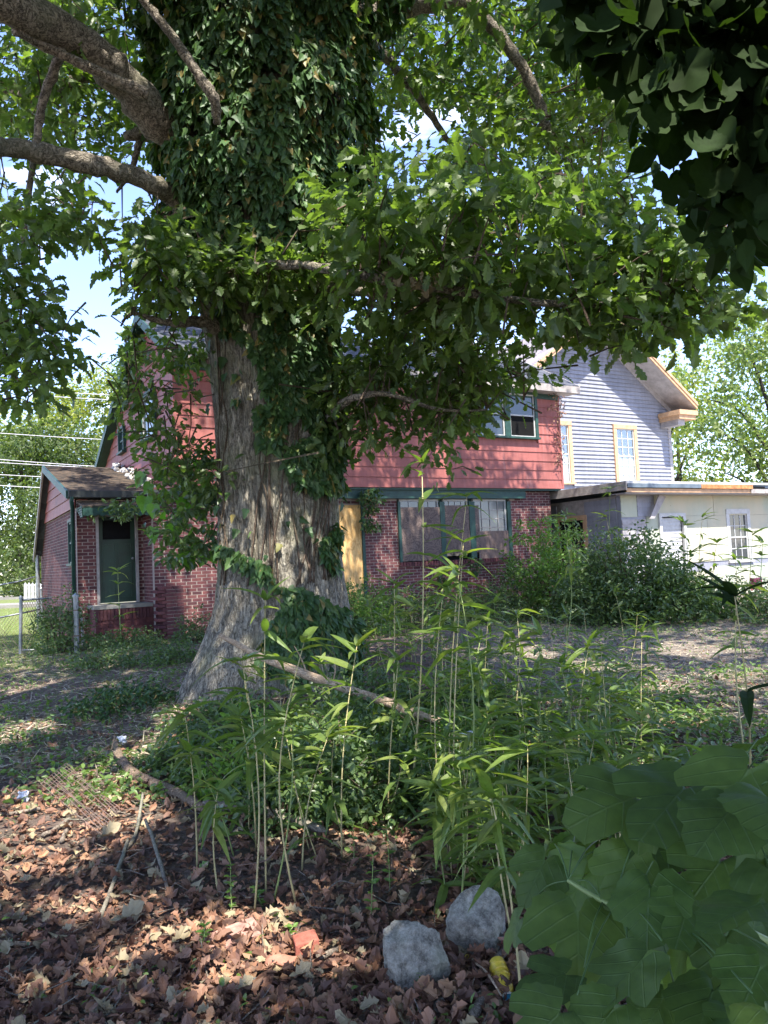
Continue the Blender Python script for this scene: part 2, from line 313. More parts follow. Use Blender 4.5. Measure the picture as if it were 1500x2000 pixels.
def groundm():
    N = NM('ground_soil'); v = N.coord('Object'); big = N.noise(v, .35, 4); mid = N.noise(v, 2.2, 6, .65); fine = N.noise(v, 16, 8, .8)
    vo = N.n('ShaderNodeTexVoronoi', Scale=22.0); N.l(v, vo.inputs['Vector'])
    soil = N.ramp(fine, [(.25, (.07, .052, .045)), (.5, (.16, .125, .105)), (.75, (.32, .26, .215))])
    soil = N.mix(.5, soil, N.ramp(vo.outputs['Color'], [(0, (.5, .45, .42)), (1, (1.5, 1.35, 1.25))]), 'MULTIPLY')
    gr = N.ramp(fine, [(.25, (.09, .12, .04)), (.55, (.17, .2, .07)), (.8, (.28, .29, .13))])
    sx = N.n('ShaderNodeSeparateXYZ'); N.l(v, sx.inputs[0])
    lawn = N.math('MULTIPLY', N.math('MULTIPLY', N.math('SUBTRACT', sx.outputs['Y'], 11.0), .2), 1.0)
    left = N.math('MULTIPLY', N.math('ADD', sx.outputs['X'], 3.2), -.3)
    mr = N.math('MINIMUM', lawn, left); k = N.math('ADD', mr, N.math('MULTIPLY', N.math('SUBTRACT', mid, .5), 2.5))
    kk = N.ramp(k, [(0, (0, 0, 0)), (.8, (1, 1, 1))])
    dry = N.math('MULTIPLY', N.math('MINIMUM', N.math('SUBTRACT', sx.outputs['X'], .3), N.math('SUBTRACT', sx.outputs['Y'], 6.2)), .6); soil = N.mix(N.ramp(N.math('ADD', dry, N.math('SUBTRACT', mid, .5)), [(0, (0, 0, 0)), (.8, (.8, .8, .8))]), soil, N.ramp(fine, [(.3, (.11, .092, .075)), (.5, (.235, .2, .165)), (.7, (.4, .35, .295))]))
    c = N.mix(kk, soil, gr); c = N.mix(N.ramp(mid, [(.52, (0, 0, 0)), (.68, (.45, .45, .45))]), c, (.085, .095, .045))
    N.col(c); N.rough(.95, .15); N.bump(N.math('ADD', fine, N.math('MULTIPLY', vo.outputs['Distance'], .6)), 1, .05); return N.m
M['ground'] = groundm()

# ------------------------------------------------------------------ leaf templates: +x to the tip, +z the upper side
def two_half(edge, fold=.18, curl=.15, seed=0):
    """edge: [(x, halfwidth)] between base and tip"""
    r = np.random.default_rng(seed); mid = [0., .5, 1.]
    V = [(0, 0, 0), (.5, 0, -curl * .25), (1, 0, -curl)]
    fs = []
    for s in (1, -1):
        i0 = len(V)
        for x, w in edge: V.append((x, s * w, fold * w - curl * x * x + r.uniform(-.02, .02)))
        n = len(edge); ids = list(range(i0, i0 + n)); xs = [e[0] for e in edge]
        h = [j for j in ids if xs[j - i0] <= .5]; g = [j for j in ids if xs[j - i0] > .5]
        a = [0] + h + ([g[0]] if g else []) + [1]; b = [1] + g + [2]
        if s == 1: a = a[::-1]; b = b[::-1]
        fs += [a, b]
    return np.array(V, float), fs
OAK = [two_half([(.12, .06), (.24, .18), (.31, .11), (.42, .27), (.5, .16), (.61, .31), (.7, .18), (.82, .22), (.9, .11)], .25, c, i) for i, c in enumerate((.1, .3, .45))]
OAKLO = [two_half([(.22, .16), (.34, .11), (.5, .3), (.62, .16), (.8, .23)], .25, c, i) for i, c in enumerate((.1, .4))]
IVY = [two_half([(.02, .22), (.2, .38), (.36, .24), (.62, .2)], .2, c, i) for i, c in enumerate((.1, .35))]
OVAL = [two_half([(.2, .19), (.5, .27), (.8, .15)], .35, c, i) for i, c in enumerate((.1, .35))]
SMALL = [two_half([(.35, .28)], .3, .15, 0)]
VINE = [two_half([(-.08, .22), (.1, .42), (.35, .46), (.55, .36), (.75, .2)], .2, c, i) for i, c in enumerate((.15, .4))]
FAR = [(np.array([(0, 0, 0), (.5, .32, .1), (1, 0, -.15), (.5, -.32, .1)], float), [[0, 1, 2], [0, 2, 3]])]
def litter_t(c1, c2, seed):
    V, f = two_half([(.1, .08), (.24, .2), (.32, .14), (.42, .3), (.52, .21), (.64, .32), (.73, .22), (.87, .19)], 0, 0, seed); V = V.copy()
    V[:, 2] = c1 * V[:, 0] ** 2 + c2 * V[:, 1] ** 2 * 3 + .08 * np.sin(V[:, 0] * 7 + V[:, 1] * 9 + seed); return V, f
LIT = [litter_t(.25, .6, 1), litter_t(-.2, .9, 2), litter_t(.4, -.5, 3), litter_t(.1, 1.3, 4)]
def blade(n=5, w=.07, bend=.5, base=.3, seed=0):
    x = np.linspace(0, 1, n + 1); ww = w * np.sin(np.clip(x * .92 + .08, 0, 1) ** .7 * pi) ** .8; ww[-1] = 0
    z = -bend * x ** 2; V = [(0, 0, 0)]; V = []; F = []
    for i in range(n + 1):
        V += [(x[i], 0, z[i]), (x[i], ww[i], z[i] + ww[i] * .35), (x[i], -ww[i], z[i] + ww[i] * .35)]
    for i in range(n):
        a = 3 * i; F += [[a, a + 3, a + 4, a + 1], [a, a + 2, a + 5, a + 3]]
    return np.array(V), F
BLADE = [blade(5, .105, b) for b in (.15, .45, .85)]
BLADELO = [blade(3, .105, b) for b in (.2, .6)]
GRASS = [(np.array([(0, -.03, 0), (0, .03, 0), (1, 0, 0)], float), [[0, 1, 2]])]
def mul_t(seed, lob, curl):
    """broad toothed heart leaf with side lobes, three rings so it can curve"""
    r = np.random.default_rng(seed); n = 34; a = np.linspace(-pi, pi, n, endpoint=False) + pi / n
    R = .46 + .10 * np.cos(a) - .0 * a
    R = R + .16 * np.exp(-(a / .38) ** 2)
    for s in (-1, 1):
        R = R - lob * np.exp(-((a - s * .62) / .17) ** 2) + .10 * lob * 2 * np.exp(-((a - s * 1.05) / .3) ** 2)
    R = R - .30 * np.exp(-((np.abs(a) - pi) / .28) ** 2)
    R = R * (1 + .032 * (-1) ** np.arange(n) + r.uniform(-.02, .02, n))
    cx = .42; V = [(cx, 0, 0)]
    for k in (.36, .7, 1.0):
        for i in range(n):
            x = R[i] * k * cos(a[i]); y = R[i] * k * sin(a[i])
            z = .10 * abs(y) - curl * ((x - .0) ** 2) * .8 - curl * 1.1 * y * y + .03 * sin(a[i] * 5 + seed) * k * k
            V.append((cx + x, y * 1.05, z))
    F = [[0, 1 + i, 1 + (i + 1) % n] for i in range(n)]
    for k in (0, 1):
        for i in range(n):
            p = 1 + k * n; F.append([p + i, p + n + i, p + n + (i + 1) % n, p + (i + 1) % n])
    return np.array(V, float), F
MUL = [mul_t(1, .05, .3), mul_t(2, .22, .2), mul_t(3, .17, .45), mul_t(4, .08, .1), mul_t(5, .25, .35), mul_t(6, .19, .05)]
HANG = [mul_t(11, .12, .5), mul_t(12, .05, .75), mul_t(13, .2, .4), mul_t(14, .1, .9)]
def heart_t(seed, lob):
    V, F = mul_t(seed, lob, .3); return V, F

def basis(tip, n):
    x = nrm(tip); z = nrm(n - (n * x).sum(-1, keepdims=True) * x); y = np.cross(z, x); return x, y, z
def batch(name, T, pos, tip, n, size, m, parent=None, kind='stuff', smooth=False):
    pos = np.asarray(pos, float); N = len(pos)
    if N == 0: return None
    x, y, z = basis(tip, n); size = np.broadcast_to(np.asarray(size, float), (N,)); which = rng.integers(0, len(T), N)
    Vs, Ls, Ts = [], [], []; off = 0
    for k, (tv, tf) in enumerate(T):
        s = which == k; c = s.sum()
        if c == 0: continue
        q = pos[s][:, None] + size[s][:, None, None] * (tv[None, :, :1] * x[s][:, None] + tv[None, :, 1:2] * y[s][:, None] + tv[None, :, 2:] * z[s][:, None])
        fl = np.concatenate([np.array(f) for f in tf]); ft = np.array([len(f) for f in tf])
        Ls.append((fl[None] + (np.arange(c) * len(tv))[:, None] + off).ravel()); Ts.append(np.tile(ft, c)); Vs.append(q.reshape(-1, 3)); off += c * len(tv)
    me = mkmesh(name, np.concatenate(Vs), np.concatenate(Ls), np.concatenate(Ts), smooth)
    return link(name, me, m, parent, kind)
_tm = {}
def tmesh(T, k, m, smooth=False):
    key = (id(T), k, m.name)
    if key not in _tm:
        tv, tf = T[k]; me = mkmesh('leaf', tv, [i for f in tf for i in f], [len(f) for f in tf], smooth); me.materials.append(m); _tm[key] = me
    return _tm[key]
def leaf_objs(name, T, pos, tip, n, size, m, parent, smooth=False):
    pos = np.asarray(pos, float)
    if len(pos) == 0: return
    x, y, z = basis(tip, n); size = np.broadcast_to(np.asarray(size, float), (len(pos),))
    pl = np.array(parent.location) if parent is not None else np.zeros(3)
    for i in range(len(pos)):
        o = bpy.data.objects.new(name, tmesh(T, int(rng.integers(len(T))), m, smooth)); COL.objects.link(o); o.parent = parent
        s = size[i]; p = pos[i] - pl
        o.matrix_basis = Matrix(((x[i][0] * s, y[i][0] * s, z[i][0] * s, p[0]), (x[i][1] * s, y[i][1] * s, z[i][1] * s, p[1]), (x[i][2] * s, y[i][2] * s, z[i][2] * s, p[2]), (0, 0, 0, 1)))
def foliage(parent, T, pos, tip, n, size, m, nparts=0, partname='leaf', restname='foliage', box=None, smooth=False, Trest=None):
    """the leaves that show largest become parts of their own, the rest one mesh; parent has rotation 0"""
    pos = np.asarray(pos, float); N = len(pos); size = np.broadcast_to(np.asarray(size, float), (N,)).copy()
    if N == 0: return
    sel = np.zeros(N, bool)
    if nparts:
        px, py, z = proj(pos); inside = (px > 0) & (px < 1500) & (py > 0) & (py < 2000) & (z > .1)
        sc = np.where(inside, size / np.maximum(z, .1), 0); idx = np.argsort(-sc)[:min(nparts, N)]; idx = idx[sc[idx] > 0]; sel[idx] = True
        leaf_objs(partname, T, pos[sel], tip[sel], n[sel], size[sel], m, parent, smooth)
    r = ~sel
    if r.any():
        pl = np.array(parent.location) if parent is not None else np.zeros(3)
        batch(restname, Trest or T, pos[r] - pl, tip[r], n[r], size[r], m, parent, 'stuff', smooth)

# places the sun reaches through the crowns (real gaps are kept free of leaves along the sun's line)
GAPS = []
def gap(q, r): GAPS.append((np.asarray(q, float), r * 1.3))
for (px, py, r) in [(110, 1565, .42), (190, 1590, .36), (40, 1620, .28), (255, 1480, .22), (150, 1530, .28), (225, 1530, .22), (330, 1600, .1), (300, 1440, .16), (20, 1700, .12), (130, 1700, .14), (330, 1830, .12), (470, 1900, .12), (700, 1900, .08), (80, 1348, .4), (455, 1805, .14), (520, 1815, .16), (600, 1862, .12), (205, 1762, .13), (150, 1775, .1), (255, 1855, .11),
                    (880, 1700, .2), (920, 1620, .28), (1010, 1660, .22), (1220, 1500, .25), (620, 1400, .22), (560, 1500, .2), (700, 1640, .12), (760, 1475, .15), (1290, 1340, .3), (340, 1395, .2), (0, 1440, .25), (1150, 1300, .35), (1350, 1270, .4), (1050, 1270, .3), (1430, 1320, .3), (250, 1300, .3), (150, 1330, .3), (60, 1420, .25), (1010, 1390, .25), (560, 1870, .1), (860, 1800, .1), (400, 1930, .1), (60, 1950, .1), (1030, 1450, .25)]:
    gap(G(px, py), r)
for (px, py, Y, r) in [(950, 1340, 5.0, .3), (620, 1480, 4.6, .2), (560, 1560, 4.4, .16), (850, 1560, 4.4, .2), (1000, 1450, 4.8, .28), (1100, 1480, 5, .2), (700, 1290, 5.2, .2), (800, 1500, 4.6, .16), (960, 1680, 4, .2), (640, 1350, 5.5, .2), (1180, 1420, 5.5, .22), (950, 1310, 6.0, .28), (900, 1350, 5.0, .2), (740, 1260, 4.6, .12), (700, 380, 7.4, .6), (690, 480, 7.4, .45), (900, 420, 7.0, .3), (1100, 400, 7.2, .3), (1000, 480, 7, .3), (1300, 560, 7.4, .25), (1210, 620, 7, .2),
                       (1030, 890, 19.9, .3), (1080, 930, 20.2, .3), (985, 880, 19.6, .2), (860, 940, 18.5, .2), (1090, 850, 20, .2), (110, 1110, 17.5, .35), (115, 970, 17.5, .4), (135, 1000, 16, .3), (250, 850, 19, .35), (250, 920, 18, .5), (230, 800, 19, .3), (310, 800, 16, .2),
                       (250, 930, 17, .4), (400, 870, 15.5, .15), (440, 800, 8.2, .14), (500, 960, 8.2, .12), (520, 150, 8.3, .2), (430, 330, 8.3, .16), (600, 260, 8.3, .2), (450, 60, 8.3, .2), (560, 420, 8.3, .15), (200, 120, 7.9, .2), (60, 40, 7.2, .2), (150, 310, 7.8, .14), (1320, 1390, 7, .3), (560, 1370, 7, .25), (520, 1720, 3.6, .08)]:
    gap(P(px, py, Y), r)
def sunfree(pos):
    """True where a leaf may be"""
    ok = np.ones(len(pos), bool)
    for q, r in GAPS:
        d = pos - q; t = d @ SUN; dist = np.linalg.norm(d - t[:, None] * SUN, axis=1); ok &= ~((dist < r) & (t > .5))
    return ok
def shade_ok(pos):
    """keep crowns from shading the sunlit street side and the pale houses"""
    s = pos - SUN[None] * ((pos[:, 2] - 2.0) / SUN[2])[:, None]
    bad = ((s[:, 0] > 6.3) & (s[:, 1] > 15.0)) | ((s[:, 0] < -8.5) & (s[:, 1] > 18.0)) | (s[:, 1] > 23)
    return ~bad
def rdir(N, up=0.0):
    v = rng.normal(size=(N, 3)); v[:, 2] += up; return nrm(v)

# ================================================================== THE SETTING
xs = np.unique(np.concatenate([np.arange(-12, 12, .11), np.arange(-40, 40, 2.), np.linspace(-500, 500, 41)]))
ys = np.unique(np.concatenate([np.arange(-1, 20, .12), np.arange(20, 60, 1.), np.arange(-20, 0, 2.), np.linspace(-60, 700, 41)]))
X, Y = np.meshgrid(xs, ys); Z = gz(X, Y); nx, ny = len(xs), len(ys)
idx = np.arange(nx * ny).reshape(ny, nx); q = np.stack([idx[:-1, :-1], idx[:-1, 1:], idx[1:, 1:], idx[1:, :-1]], -1).reshape(-1, 4)
link('ground', mkmesh('ground', np.stack([X, Y, Z], -1).reshape(-1, 3), q, np.full(len(q), 4), True), M['ground'], None, 'structure')
b = MB()
b.hexa([(-80, 33.2, .2), (-6, 33.2, .2), (-6, 35.4, .2), (-80, 35.4, .2), (-80, 33.2, .36), (-6, 33.2, .36), (-6, 35.4, .36), (-80, 35.4, .36)])
b.build('sidewalk', M['concrete'], None, kind='structure')
b = MB(); b.box((-120, 44, .1), (40, 52, .285)); b.build('road', M['asphalt'], None, kind='structure')
b = MB(); b.box((-120, 43.85, .1), (40, 44, .40)); b.build('kerb', M['concrete'], None, kind='structure')

# ================================================================== HOUSES (house frame: x along the front, y back, z up; turned 30 degrees)
TH = radians(30); HO = np.array([-4.087, 15.169, 0]); HE = np.array([cos(TH), sin(TH), 0]); HN = np.array([-sin(TH), cos(TH), 0])
def hw(u, v, z): return HO + HE * u + HN * v + np.array([0, 0, z])
def rects(u0, u1, z0, z1, holes):
    us = sorted({u0, u1, *[h[0] for h in holes], *[h[1] for h in holes]}); us = [u for u in us if u0 <= u <= u1]
    out = []
    for a, c in zip(us[:-1], us[1:]):
        hs = sorted([(h[2], h[3]) for h in holes if h[0] <= a and h[1] >= c]); z = z0
        for h0, h1 in hs:
            if h0 > z: out.append((a, c, z, h0))
            z = max(z, h1)
        if z < z1: out.append((a, c, z, z1))
    return out
BRICKS = []
def brick_wall(wall_name, house, fr, u0, u1, z0, z1, holes=(), th=.12, rake=None):
    """fr(u, d, z) maps wall coordinates (along, depth into the wall, height) to the house frame"""
    b = MB()
    for (a, c, e, f) in rects(u0, u1, z0, z1, holes):
        b.hexa([fr(a, 0, e), fr(c, 0, e), fr(c, th, e), fr(a, th, e), fr(a, 0, f), fr(c, 0, f), fr(c, th, f), fr(a, th, f)])
    w = b.build(wall_name, M['mortar'], house)
    H, Wd, mj = .057, .2, .0107; k = 0; z = z0 + mj
    while z + H < z1:
        u = u0 - (0 if k % 2 else .105)
        while u < u1:
            segs = [(max(u, u0), min(u + Wd, u1))]
            for h in holes:
                if h[2] < z + H and h[3] > z:
                    ns = []
                    for (a, c) in segs:
                        if h[1] <= a or h[0] >= c: ns.append((a, c)); continue
                        if h[0] > a: ns.append((a, h[0]))
                        if h[1] < c: ns.append((h[1], c))
                    segs = ns
            for (a, c) in segs:
                if rake: c = min(c, rake(z + H)[1]); a = max(a, rake(z + H)[0])
                if c - a > .03: BRICKS.append((w, fr, a + .004, c - .004, z, z + H, -.002 - random.random() * .003))
            u += Wd + mj
        z += H + mj; k += 1
    return w
def flush_bricks(limit=300):
    """the nearest bricks are parts of their own under the wall, the rest one mesh per wall"""
    if not BRICKS: return
    cen = []
    for (w, fr, a, c, z, z1, d) in BRICKS:
        p = fr((a + c) / 2, 0, z); cen.append(hw(*p))
    cen = np.array(cen); px, py, zz = proj(cen)
    vis = (px > 300) & (px < 345) & (py > 1000) & (py < 1240) | (px > 715) & (px < 790) & (py > 975) & (py < 1170) | (px > 1003) & (px < 1075) & (py > 955) & (py < 1100) | (px > 155) & (px < 188) & (py > 1020)
    sc = np.where(vis, 1, 0) * 100 - zz; order = np.argsort(-sc)[:limit]; own = set(order.tolist()); rest = {}
    for i, (w, fr, a, c, z, z1, d) in enumerate(BRICKS):
        V = [fr(a, d, z), fr(c, d, z), fr(c, .004, z), fr(a, .004, z), fr(a, d, z1), fr(c, d, z1), fr(c, .004, z1), fr(a, .004, z1)]
        if i in own: MB().hexa(V).build('brick', M['brick'], w)
        else: rest.setdefault(w.name, (w, MB()))[1].hexa(V)
    for w, mb in rest.values(): mb.build('brickwork', M['brick'], w, kind='stuff')
    BRICKS.clear()
def boards(house, wallname, fr, z0, z1, ex, lim, holes, m, bm, name='siding_board', seams=()):
    """lap siding: every course is one board, split where a window interrupts it"""
    z = z0; first = True
    w = MB(); a0, c0 = lim(z0); 
    zz = [z0]; 
    while zz[-1] < z1 - .02: zz.append(min(zz[-1] + ex, z1))
    for i in range(len(zz) - 1):
        za, zb = zz[i], zz[i + 1]; (a1, c1), (a2, c2) = lim(za), lim(zb)
        if c1 - a1 < .05: continue
        if c2 - a2 < .02: a2 = c2 = (a2 + c2) / 2
        cuts = [(h[0], h[1]) for h in holes if h[2] < (za + zb) / 2 < h[3]]; segs = []; s = None
        ends = [None]; 
        edges = []
        cur = ('L',)
        pts = sorted(cuts); start = (a1, a2)
        for h0, h1 in pts: segs.append((start, (h0, h0))); start = (h1, h1)
        segs.append((start, (c1, c2)))
        ns = []
        for sgm in segs:
            (p0, p1), (r0, r1) = sgm
            cut = [s_ for s_ in seams if False]
            L_ = r0 - p0
            if L_ > 4.5:
                k = p0 + L_ * random.uniform(.35, .65); ns += [((p0, p1), (k - .002, k - .002)), ((k + .002, k + .002), (r0, r1))]
            else: ns.append(sgm)
        for (p0, p1), (r0, r1) in ns:
            if r0 - p0 < .03: continue
            dj = random.uniform(-.003, .003); pr = .030 if ex > .2 else .05
            V = [fr(p0, -pr + dj, za), fr(r0, -pr + dj, za), fr(r0, 0, za), fr(p0, 0, za), fr(p1, -.008, zb + .012), fr(r1, -.008, zb + .012), fr(r1, 0, zb + .012), fr(p1, 0, zb + .012)]
            MB().hexa(V).build(name, m, bm)
def outset(fr): return lambda u, d, z: fr(u, d - .058, z)
def window(house, fr, u0, u1, z0, z1, case_m, sash_m, glass_m, nx=1, nz=2, cw=.09, proud=.035, name='window', sill=True, mun=.014, curtain=False, lower_m=None, deep=.05):
    b = MB()
    def bx(a, c, e, f, d0, d1): b.hexa([fr(a, d0, e), fr(c, d0, e), fr(c, d1, e), fr(a, d1, e), fr(a, d0, f), fr(c, d0, f), fr(c, d1, f), fr(a, d1, f)])
    bx(u0 - cw, u0, z0, z1, -proud, .05); bx(u1, u1 + cw, z0, z1, -proud, .05); bx(u0 - cw, u1 + cw, z1, z1 + cw, -proud - .01, .05)
    if curtain: bx(u0, u1, z0, z1, .0535, .0565)
    w = b.build(name, case_m, house)
    b = MB(); bx(u0 - cw - .02, u1 + cw + .02, z0 - .05, z0, -proud - .04, .05); b.build('sill', case_m, w)
    b = MB(); s = .035; zm = (z0 + z1) / 2
    bx(u0, u0 + s, z0, z1, 0, .045); bx(u1 - s, u1, z0, z1, 0, .045); bx(u0 + s, u1 - s, z0, z0 + s, 0, .045); bx(u0 + s, u1 - s, z1 - s, z1, 0, .045); bx(u0 + s, u1 - s, zm - s / 2, zm + s / 2, 0, .05)
    b.build('sash', sash_m, w)
    if nx > 1 or nz > 1:
        b = MB()
        for i in range(1, nx):
            u = u0 + (u1 - u0) * i / nx; bx(u - mun / 2, u + mun / 2, z0 + s, zm - s / 2, .015, .033); bx(u - mun / 2, u + mun / 2, zm + s / 2, z1 - s, .015, .033)
        for (a, c) in ((z0 + s, zm - s / 2), (zm + s / 2, z1 - s)):
            for k in range(1, nz):
                z = a + (c - a) * k / nz; bx(u0 + s, u1 - s, z - mun / 2, z + mun / 2, .017, .031)
        if b.n: b.build('muntin', sash_m, w)
    for i, (e, f) in enumerate(((z0 + s, zm - s / 2), (zm + s / 2, z1 - s))):
        b = MB(); bx(u0 + s, u1 - s, e, f, .024 + .002 * i, .027 + .002 * i); b.build('pane', (lower_m if (lower_m and i == 0) else glass_m), w)
    if curtain:
        rm = MB(); rm.hexa([fr(u0, .05, z0), fr(u1, .05, z0), fr(u1, .053, z0), fr(u0, .053, z0), fr(u0, .05, z1), fr(u1, .05, z1), fr(u1, .053, z1), fr(u0, .053, z1)]); rm.build('room_dark_panel', M['black'], w)  # black sheet stands in for the unlit room behind the curtain
        n = 14; V = []; F = []
        for i in range(n + 1):
            u = u0 + s + (u1 - u0 - 2 * s) * i / n; d = .040 + .006 * sin(i * 2.2); zl = zm + (z1 - zm) * .1 * sin(i * 1.3)
            V += [fr(u, d, z0 + s), fr(u, d + .002, zl)]
        F = [(2 * i, 2 * i + 2, 2 * i + 3, 2 * i + 1) for i in range(n)]
        MB().add(V, F).build('curtain', M['curtain'], w)
    return w
front = lambda u, d, z: (u, d, z)
# -------- brick and red siding house
H1 = thing('brick_house', 'two-storey boarded-up house with red siding over dark brick and a low wing on its left', 'house', tuple(HO), TH)
fr_b = lambda u, d, z: (u, .22 + d, z)
door_hole = (3.55, 4.25, .1, 2.86); win_hole = (5.2, 8.56, 1.5, 2.99)
wall_f = brick_wall('front_wall', H1, fr_b, -.43, 9.95, .1, 3.22, [door_hole, win_hole, (0.9, 3.4, 2.99, 3.3), (3.4, 8.7, 2.99, 3.3)], .14)
fr_ret = lambda u, d, z: (-.43 + d, .365 + u, z)            # return wall beside the porch
brick_wall('return_wall', H1, fr_ret, 0, .74, .1, 3.1, (), .1)
fr_w = lambda u, d, z: (u, 1.1 + d, z)
brick_wall('wing_front_wall', H1, fr_w, -1.72, -.43, .1, 3.05, [(-1.36, -.54, .95, 2.76)], .12)
def frs(u, d, z): return (-1.72 + d, 1.225 + u, z)
brick_wall('wing_side_wall', H1, frs, 0, 6.3, .1, 2.9, [(.32, 1.0, 1.75, 2.72)], .12, rake=lambda z: (0, 4.4 + (3.9 - z) / .84))
def frr(u, d, z): return (9.95 - d, .365 + u, z)
brick_wall('right_wall', H1, frr, 0, 7.4, .1, 3.22, (), .1)
# upper storey: body and lap boards
b = MB(); b.box((.0, .0, 3.24), (10.2, 7.9, 4.6)); b.hexa([(0, 0, 4.6), (10.2, 0, 4.6), (10.2, 7.9, 4.6), (0, 7.9, 4.6), (0, 0.0, 5.98), (10.2, 0.0, 5.98), (10.2, 2.1, 7.1), (0, 2.1, 7.1)])
b.hexa([(0, 2.12, 4.6), (10.2, 2.12, 4.6), (10.2, 7.7, 4.6), (0, 7.7, 4.6), (0, 2.1, 7.1), (10.2, 2.1, 7.1), (10.2, 2.15, 7.1), (0, 2.15, 7.1)])
body = b.build('upper_wall', M['red_siding'], H1)
upw = [(7.42, 9.42, 4.5, 5.76), (1.2, 3.2, 4.5, 5.76)]
boards(H1, '', front, 3.24, 5.96, .238, lambda z: (0, 10.2), upw, M['red_siding'], body)
def frg(u, d, z): return (d, u, z)
def glim(z):
    lo = 0.02 if z < 5.98 else 2.1 * (z - 5.98) / 1.12; hi = 7.85 - (z - 4.45) / .487 if z > 4.45 else 7.85
    return (lo, max(min(hi, 7.85), lo))
boards(H1, '', frg, 3.24, 7.05, .238, glim, [(1.35, 2.65, 4.4, 5.55), (4.55, 5.25, 4.55, 5.25)], M['red_siding'], body)
b = MB(); b.box((-.034, -.034, 3.24), (.03, .03, 5.98)); b.box((10.17, -.034, 3.24), (10.235, .03, 5.98)); b.build('corner_trim', M['red_siding'], H1)
window(H1, outset(frg), 1.45, 2.55, 4.5, 5.45, M['green_paint'], M['white_paint'], M['glass_pale'], 1, 1)
window(H1, outset(frg), 4.62, 5.18, 4.62, 5.18, M['green_paint'], M['green_paint'], M['glass'], 1, 1, cw=.06)
window(H1, outset(front), 8.50, 9.33, 4.56, 5.68, M['green_paint'], M['white_paint'], M['glass'], 1, 1, cw=.09, lower_m=M['black'])
window(H1, outset(front), 7.50, 8.32, 4.56, 5.68, M['green_paint'], M['white_paint'], M['glass'], 1, 1, cw=.09)
window(H1, outset(front), 1.29, 2.15, 4.56, 5.68, M['green_paint'], M['white_paint'], M['glass'], 1, 1); window(H1, outset(front), 2.33, 3.11, 4.56, 5.68, M['green_paint'], M['white_paint'], M['glass'], 1, 1)
# roof: courses of shingles stepped up the slope
def roof_slope(name, parent, m, u0, u1, y0, z0, y1, z1, th=.05, ex=.14, conv=None):
    n = max(int(sqrt((y1 - y0) ** 2 + (z1 - z0) ** 2) / ex), 1); b = MB()
    for i in range(n):
        a, c = i / n, (i + 1) / n; ya, za = y0 + (y1 - y0) * a, z0 + (z1 - z0) * a; yb, zb = y0 + (y1 - y0) * c, z0 + (z1 - z0) * c
        V = [(u0, ya, za - .03), (u1, ya, za - .03), (u1, yb, zb - .03), (u0, yb, zb - .03), (u0, ya, za + .016), (u1, ya, za + .016), (u1, yb, zb + .004), (u0, yb, zb + .004)]
        if conv: V = [conv(*p) for p in V]
        b.hexa(V)
    return b.build(name, m, parent)
roof_slope('roof', H1, M['shingle'], -.22, 10.6, -.42, 5.93, 2.1, 7.33)
roof_slope('roof', H1, M['shingle'], -.22, 10.6, 8.25, 4.38, 2.1, 7.33)
b = MB(); b.box((-.22, -.46, 5.72), (10.6, -.421, 5.90)); b.box((-.2, -.42, 5.74), (10.58, .0, 5.775)); b.build('eave_fascia', M['wood_grey'], H1)
b = MB(); b.box((.02, -.02, 5.60), (10.2, -.036, 5.74)); b.build('frieze_board', M['green_paint'], H1)
def rake(u0, u1, y0, z0, y1, z1, w, m, nm='rake_board', par=None):
    MB().hexa([(u0, y0, z0 - w), (u1, y0, z0 - w), (u1, y1, z1 - w), (u0, y1, z1 - w), (u0, y0, z0), (u1, y0, z0), (u1, y1, z1), (u0, y1, z1)]).build(nm, m, par or H1)
rake(-.26, -.22, -.42, 5.94, 2.1, 7.34, .2, M['green_paint']); rake(-.26, -.22, 2.1, 7.34, 8.25, 4.39, .2, M['green_paint'])
rake(-.219, -.0, 2.1, 7.13, 8.2, 4.2, .02, M['green_paint'], 'soffit'); rake(10.6, 10.64, -.42, 5.94, 2.1, 7.34, .2, M['wood_grey'])
# green header band and the boarded ground-floor windows
b = MB(); b.box((.0, .08, 2.992), (9.0, .2, 3.238)); b.build('header_band', M['green_paint'], H1)
b = MB(); b.box((0.02, .02, 3.19), (10.16, .3, 3.239)); b.build('overhang_soffit', M['green_paint'], H1)
wf = MB(); wf.box((5.2, .31, 2.93), (8.56, .328, 2.988)); wf = wf.build('window_frame', M['green_paint'], H1)
for (a, c) in ((5.2, 5.27), (6.38, 6.52), (7.25, 7.42), (8.45, 8.56)): MB().box((a, .17, 1.5), (c, .33, 2.925)).build('mullion', M['green_paint'], wf)
b = MB(); b.box((5.2, .33, 1.5), (8.56, .345, 2.985)); b.build('backing', M['black'], wf)
for (a, c, bt) in ((5.27, 6.38, 2.72), (6.52, 7.25, 2.72), (7.42, 8.45, 2.15)):
    s = MB(); z1 = 2.985; s.box((a, .23, z1 - .05), (c, .29, z1)); s.box((a, .23, bt - .2), (a + .045, .29, z1 - .05)); s.box((c - .045, .23, bt - .2), (c, .29, z1 - .05)); s.build('sash', M['white_paint'], wf)
    s = MB(); s.box((a + .045, .26, 1.6), (c - .045, .265, z1 - .05)); s.build('pane', M['glass_pale'] if a > 7 else M['glass'], wf)
    s = MB()
    for i in range(1, 4): u = a + (c - a) * i / 4; s.box((u - .008, .245, bt - .1), (u + .008, .258, z1 - .05))
    for k in range(1, 4): z = z1 - .05 - k * .22; s.box((a + .045, .247, z - .008), (c - .045, .256, z + .008))
    s.build('muntin', M['white_paint'] if a < 7 else M['wood_grey'], wf)
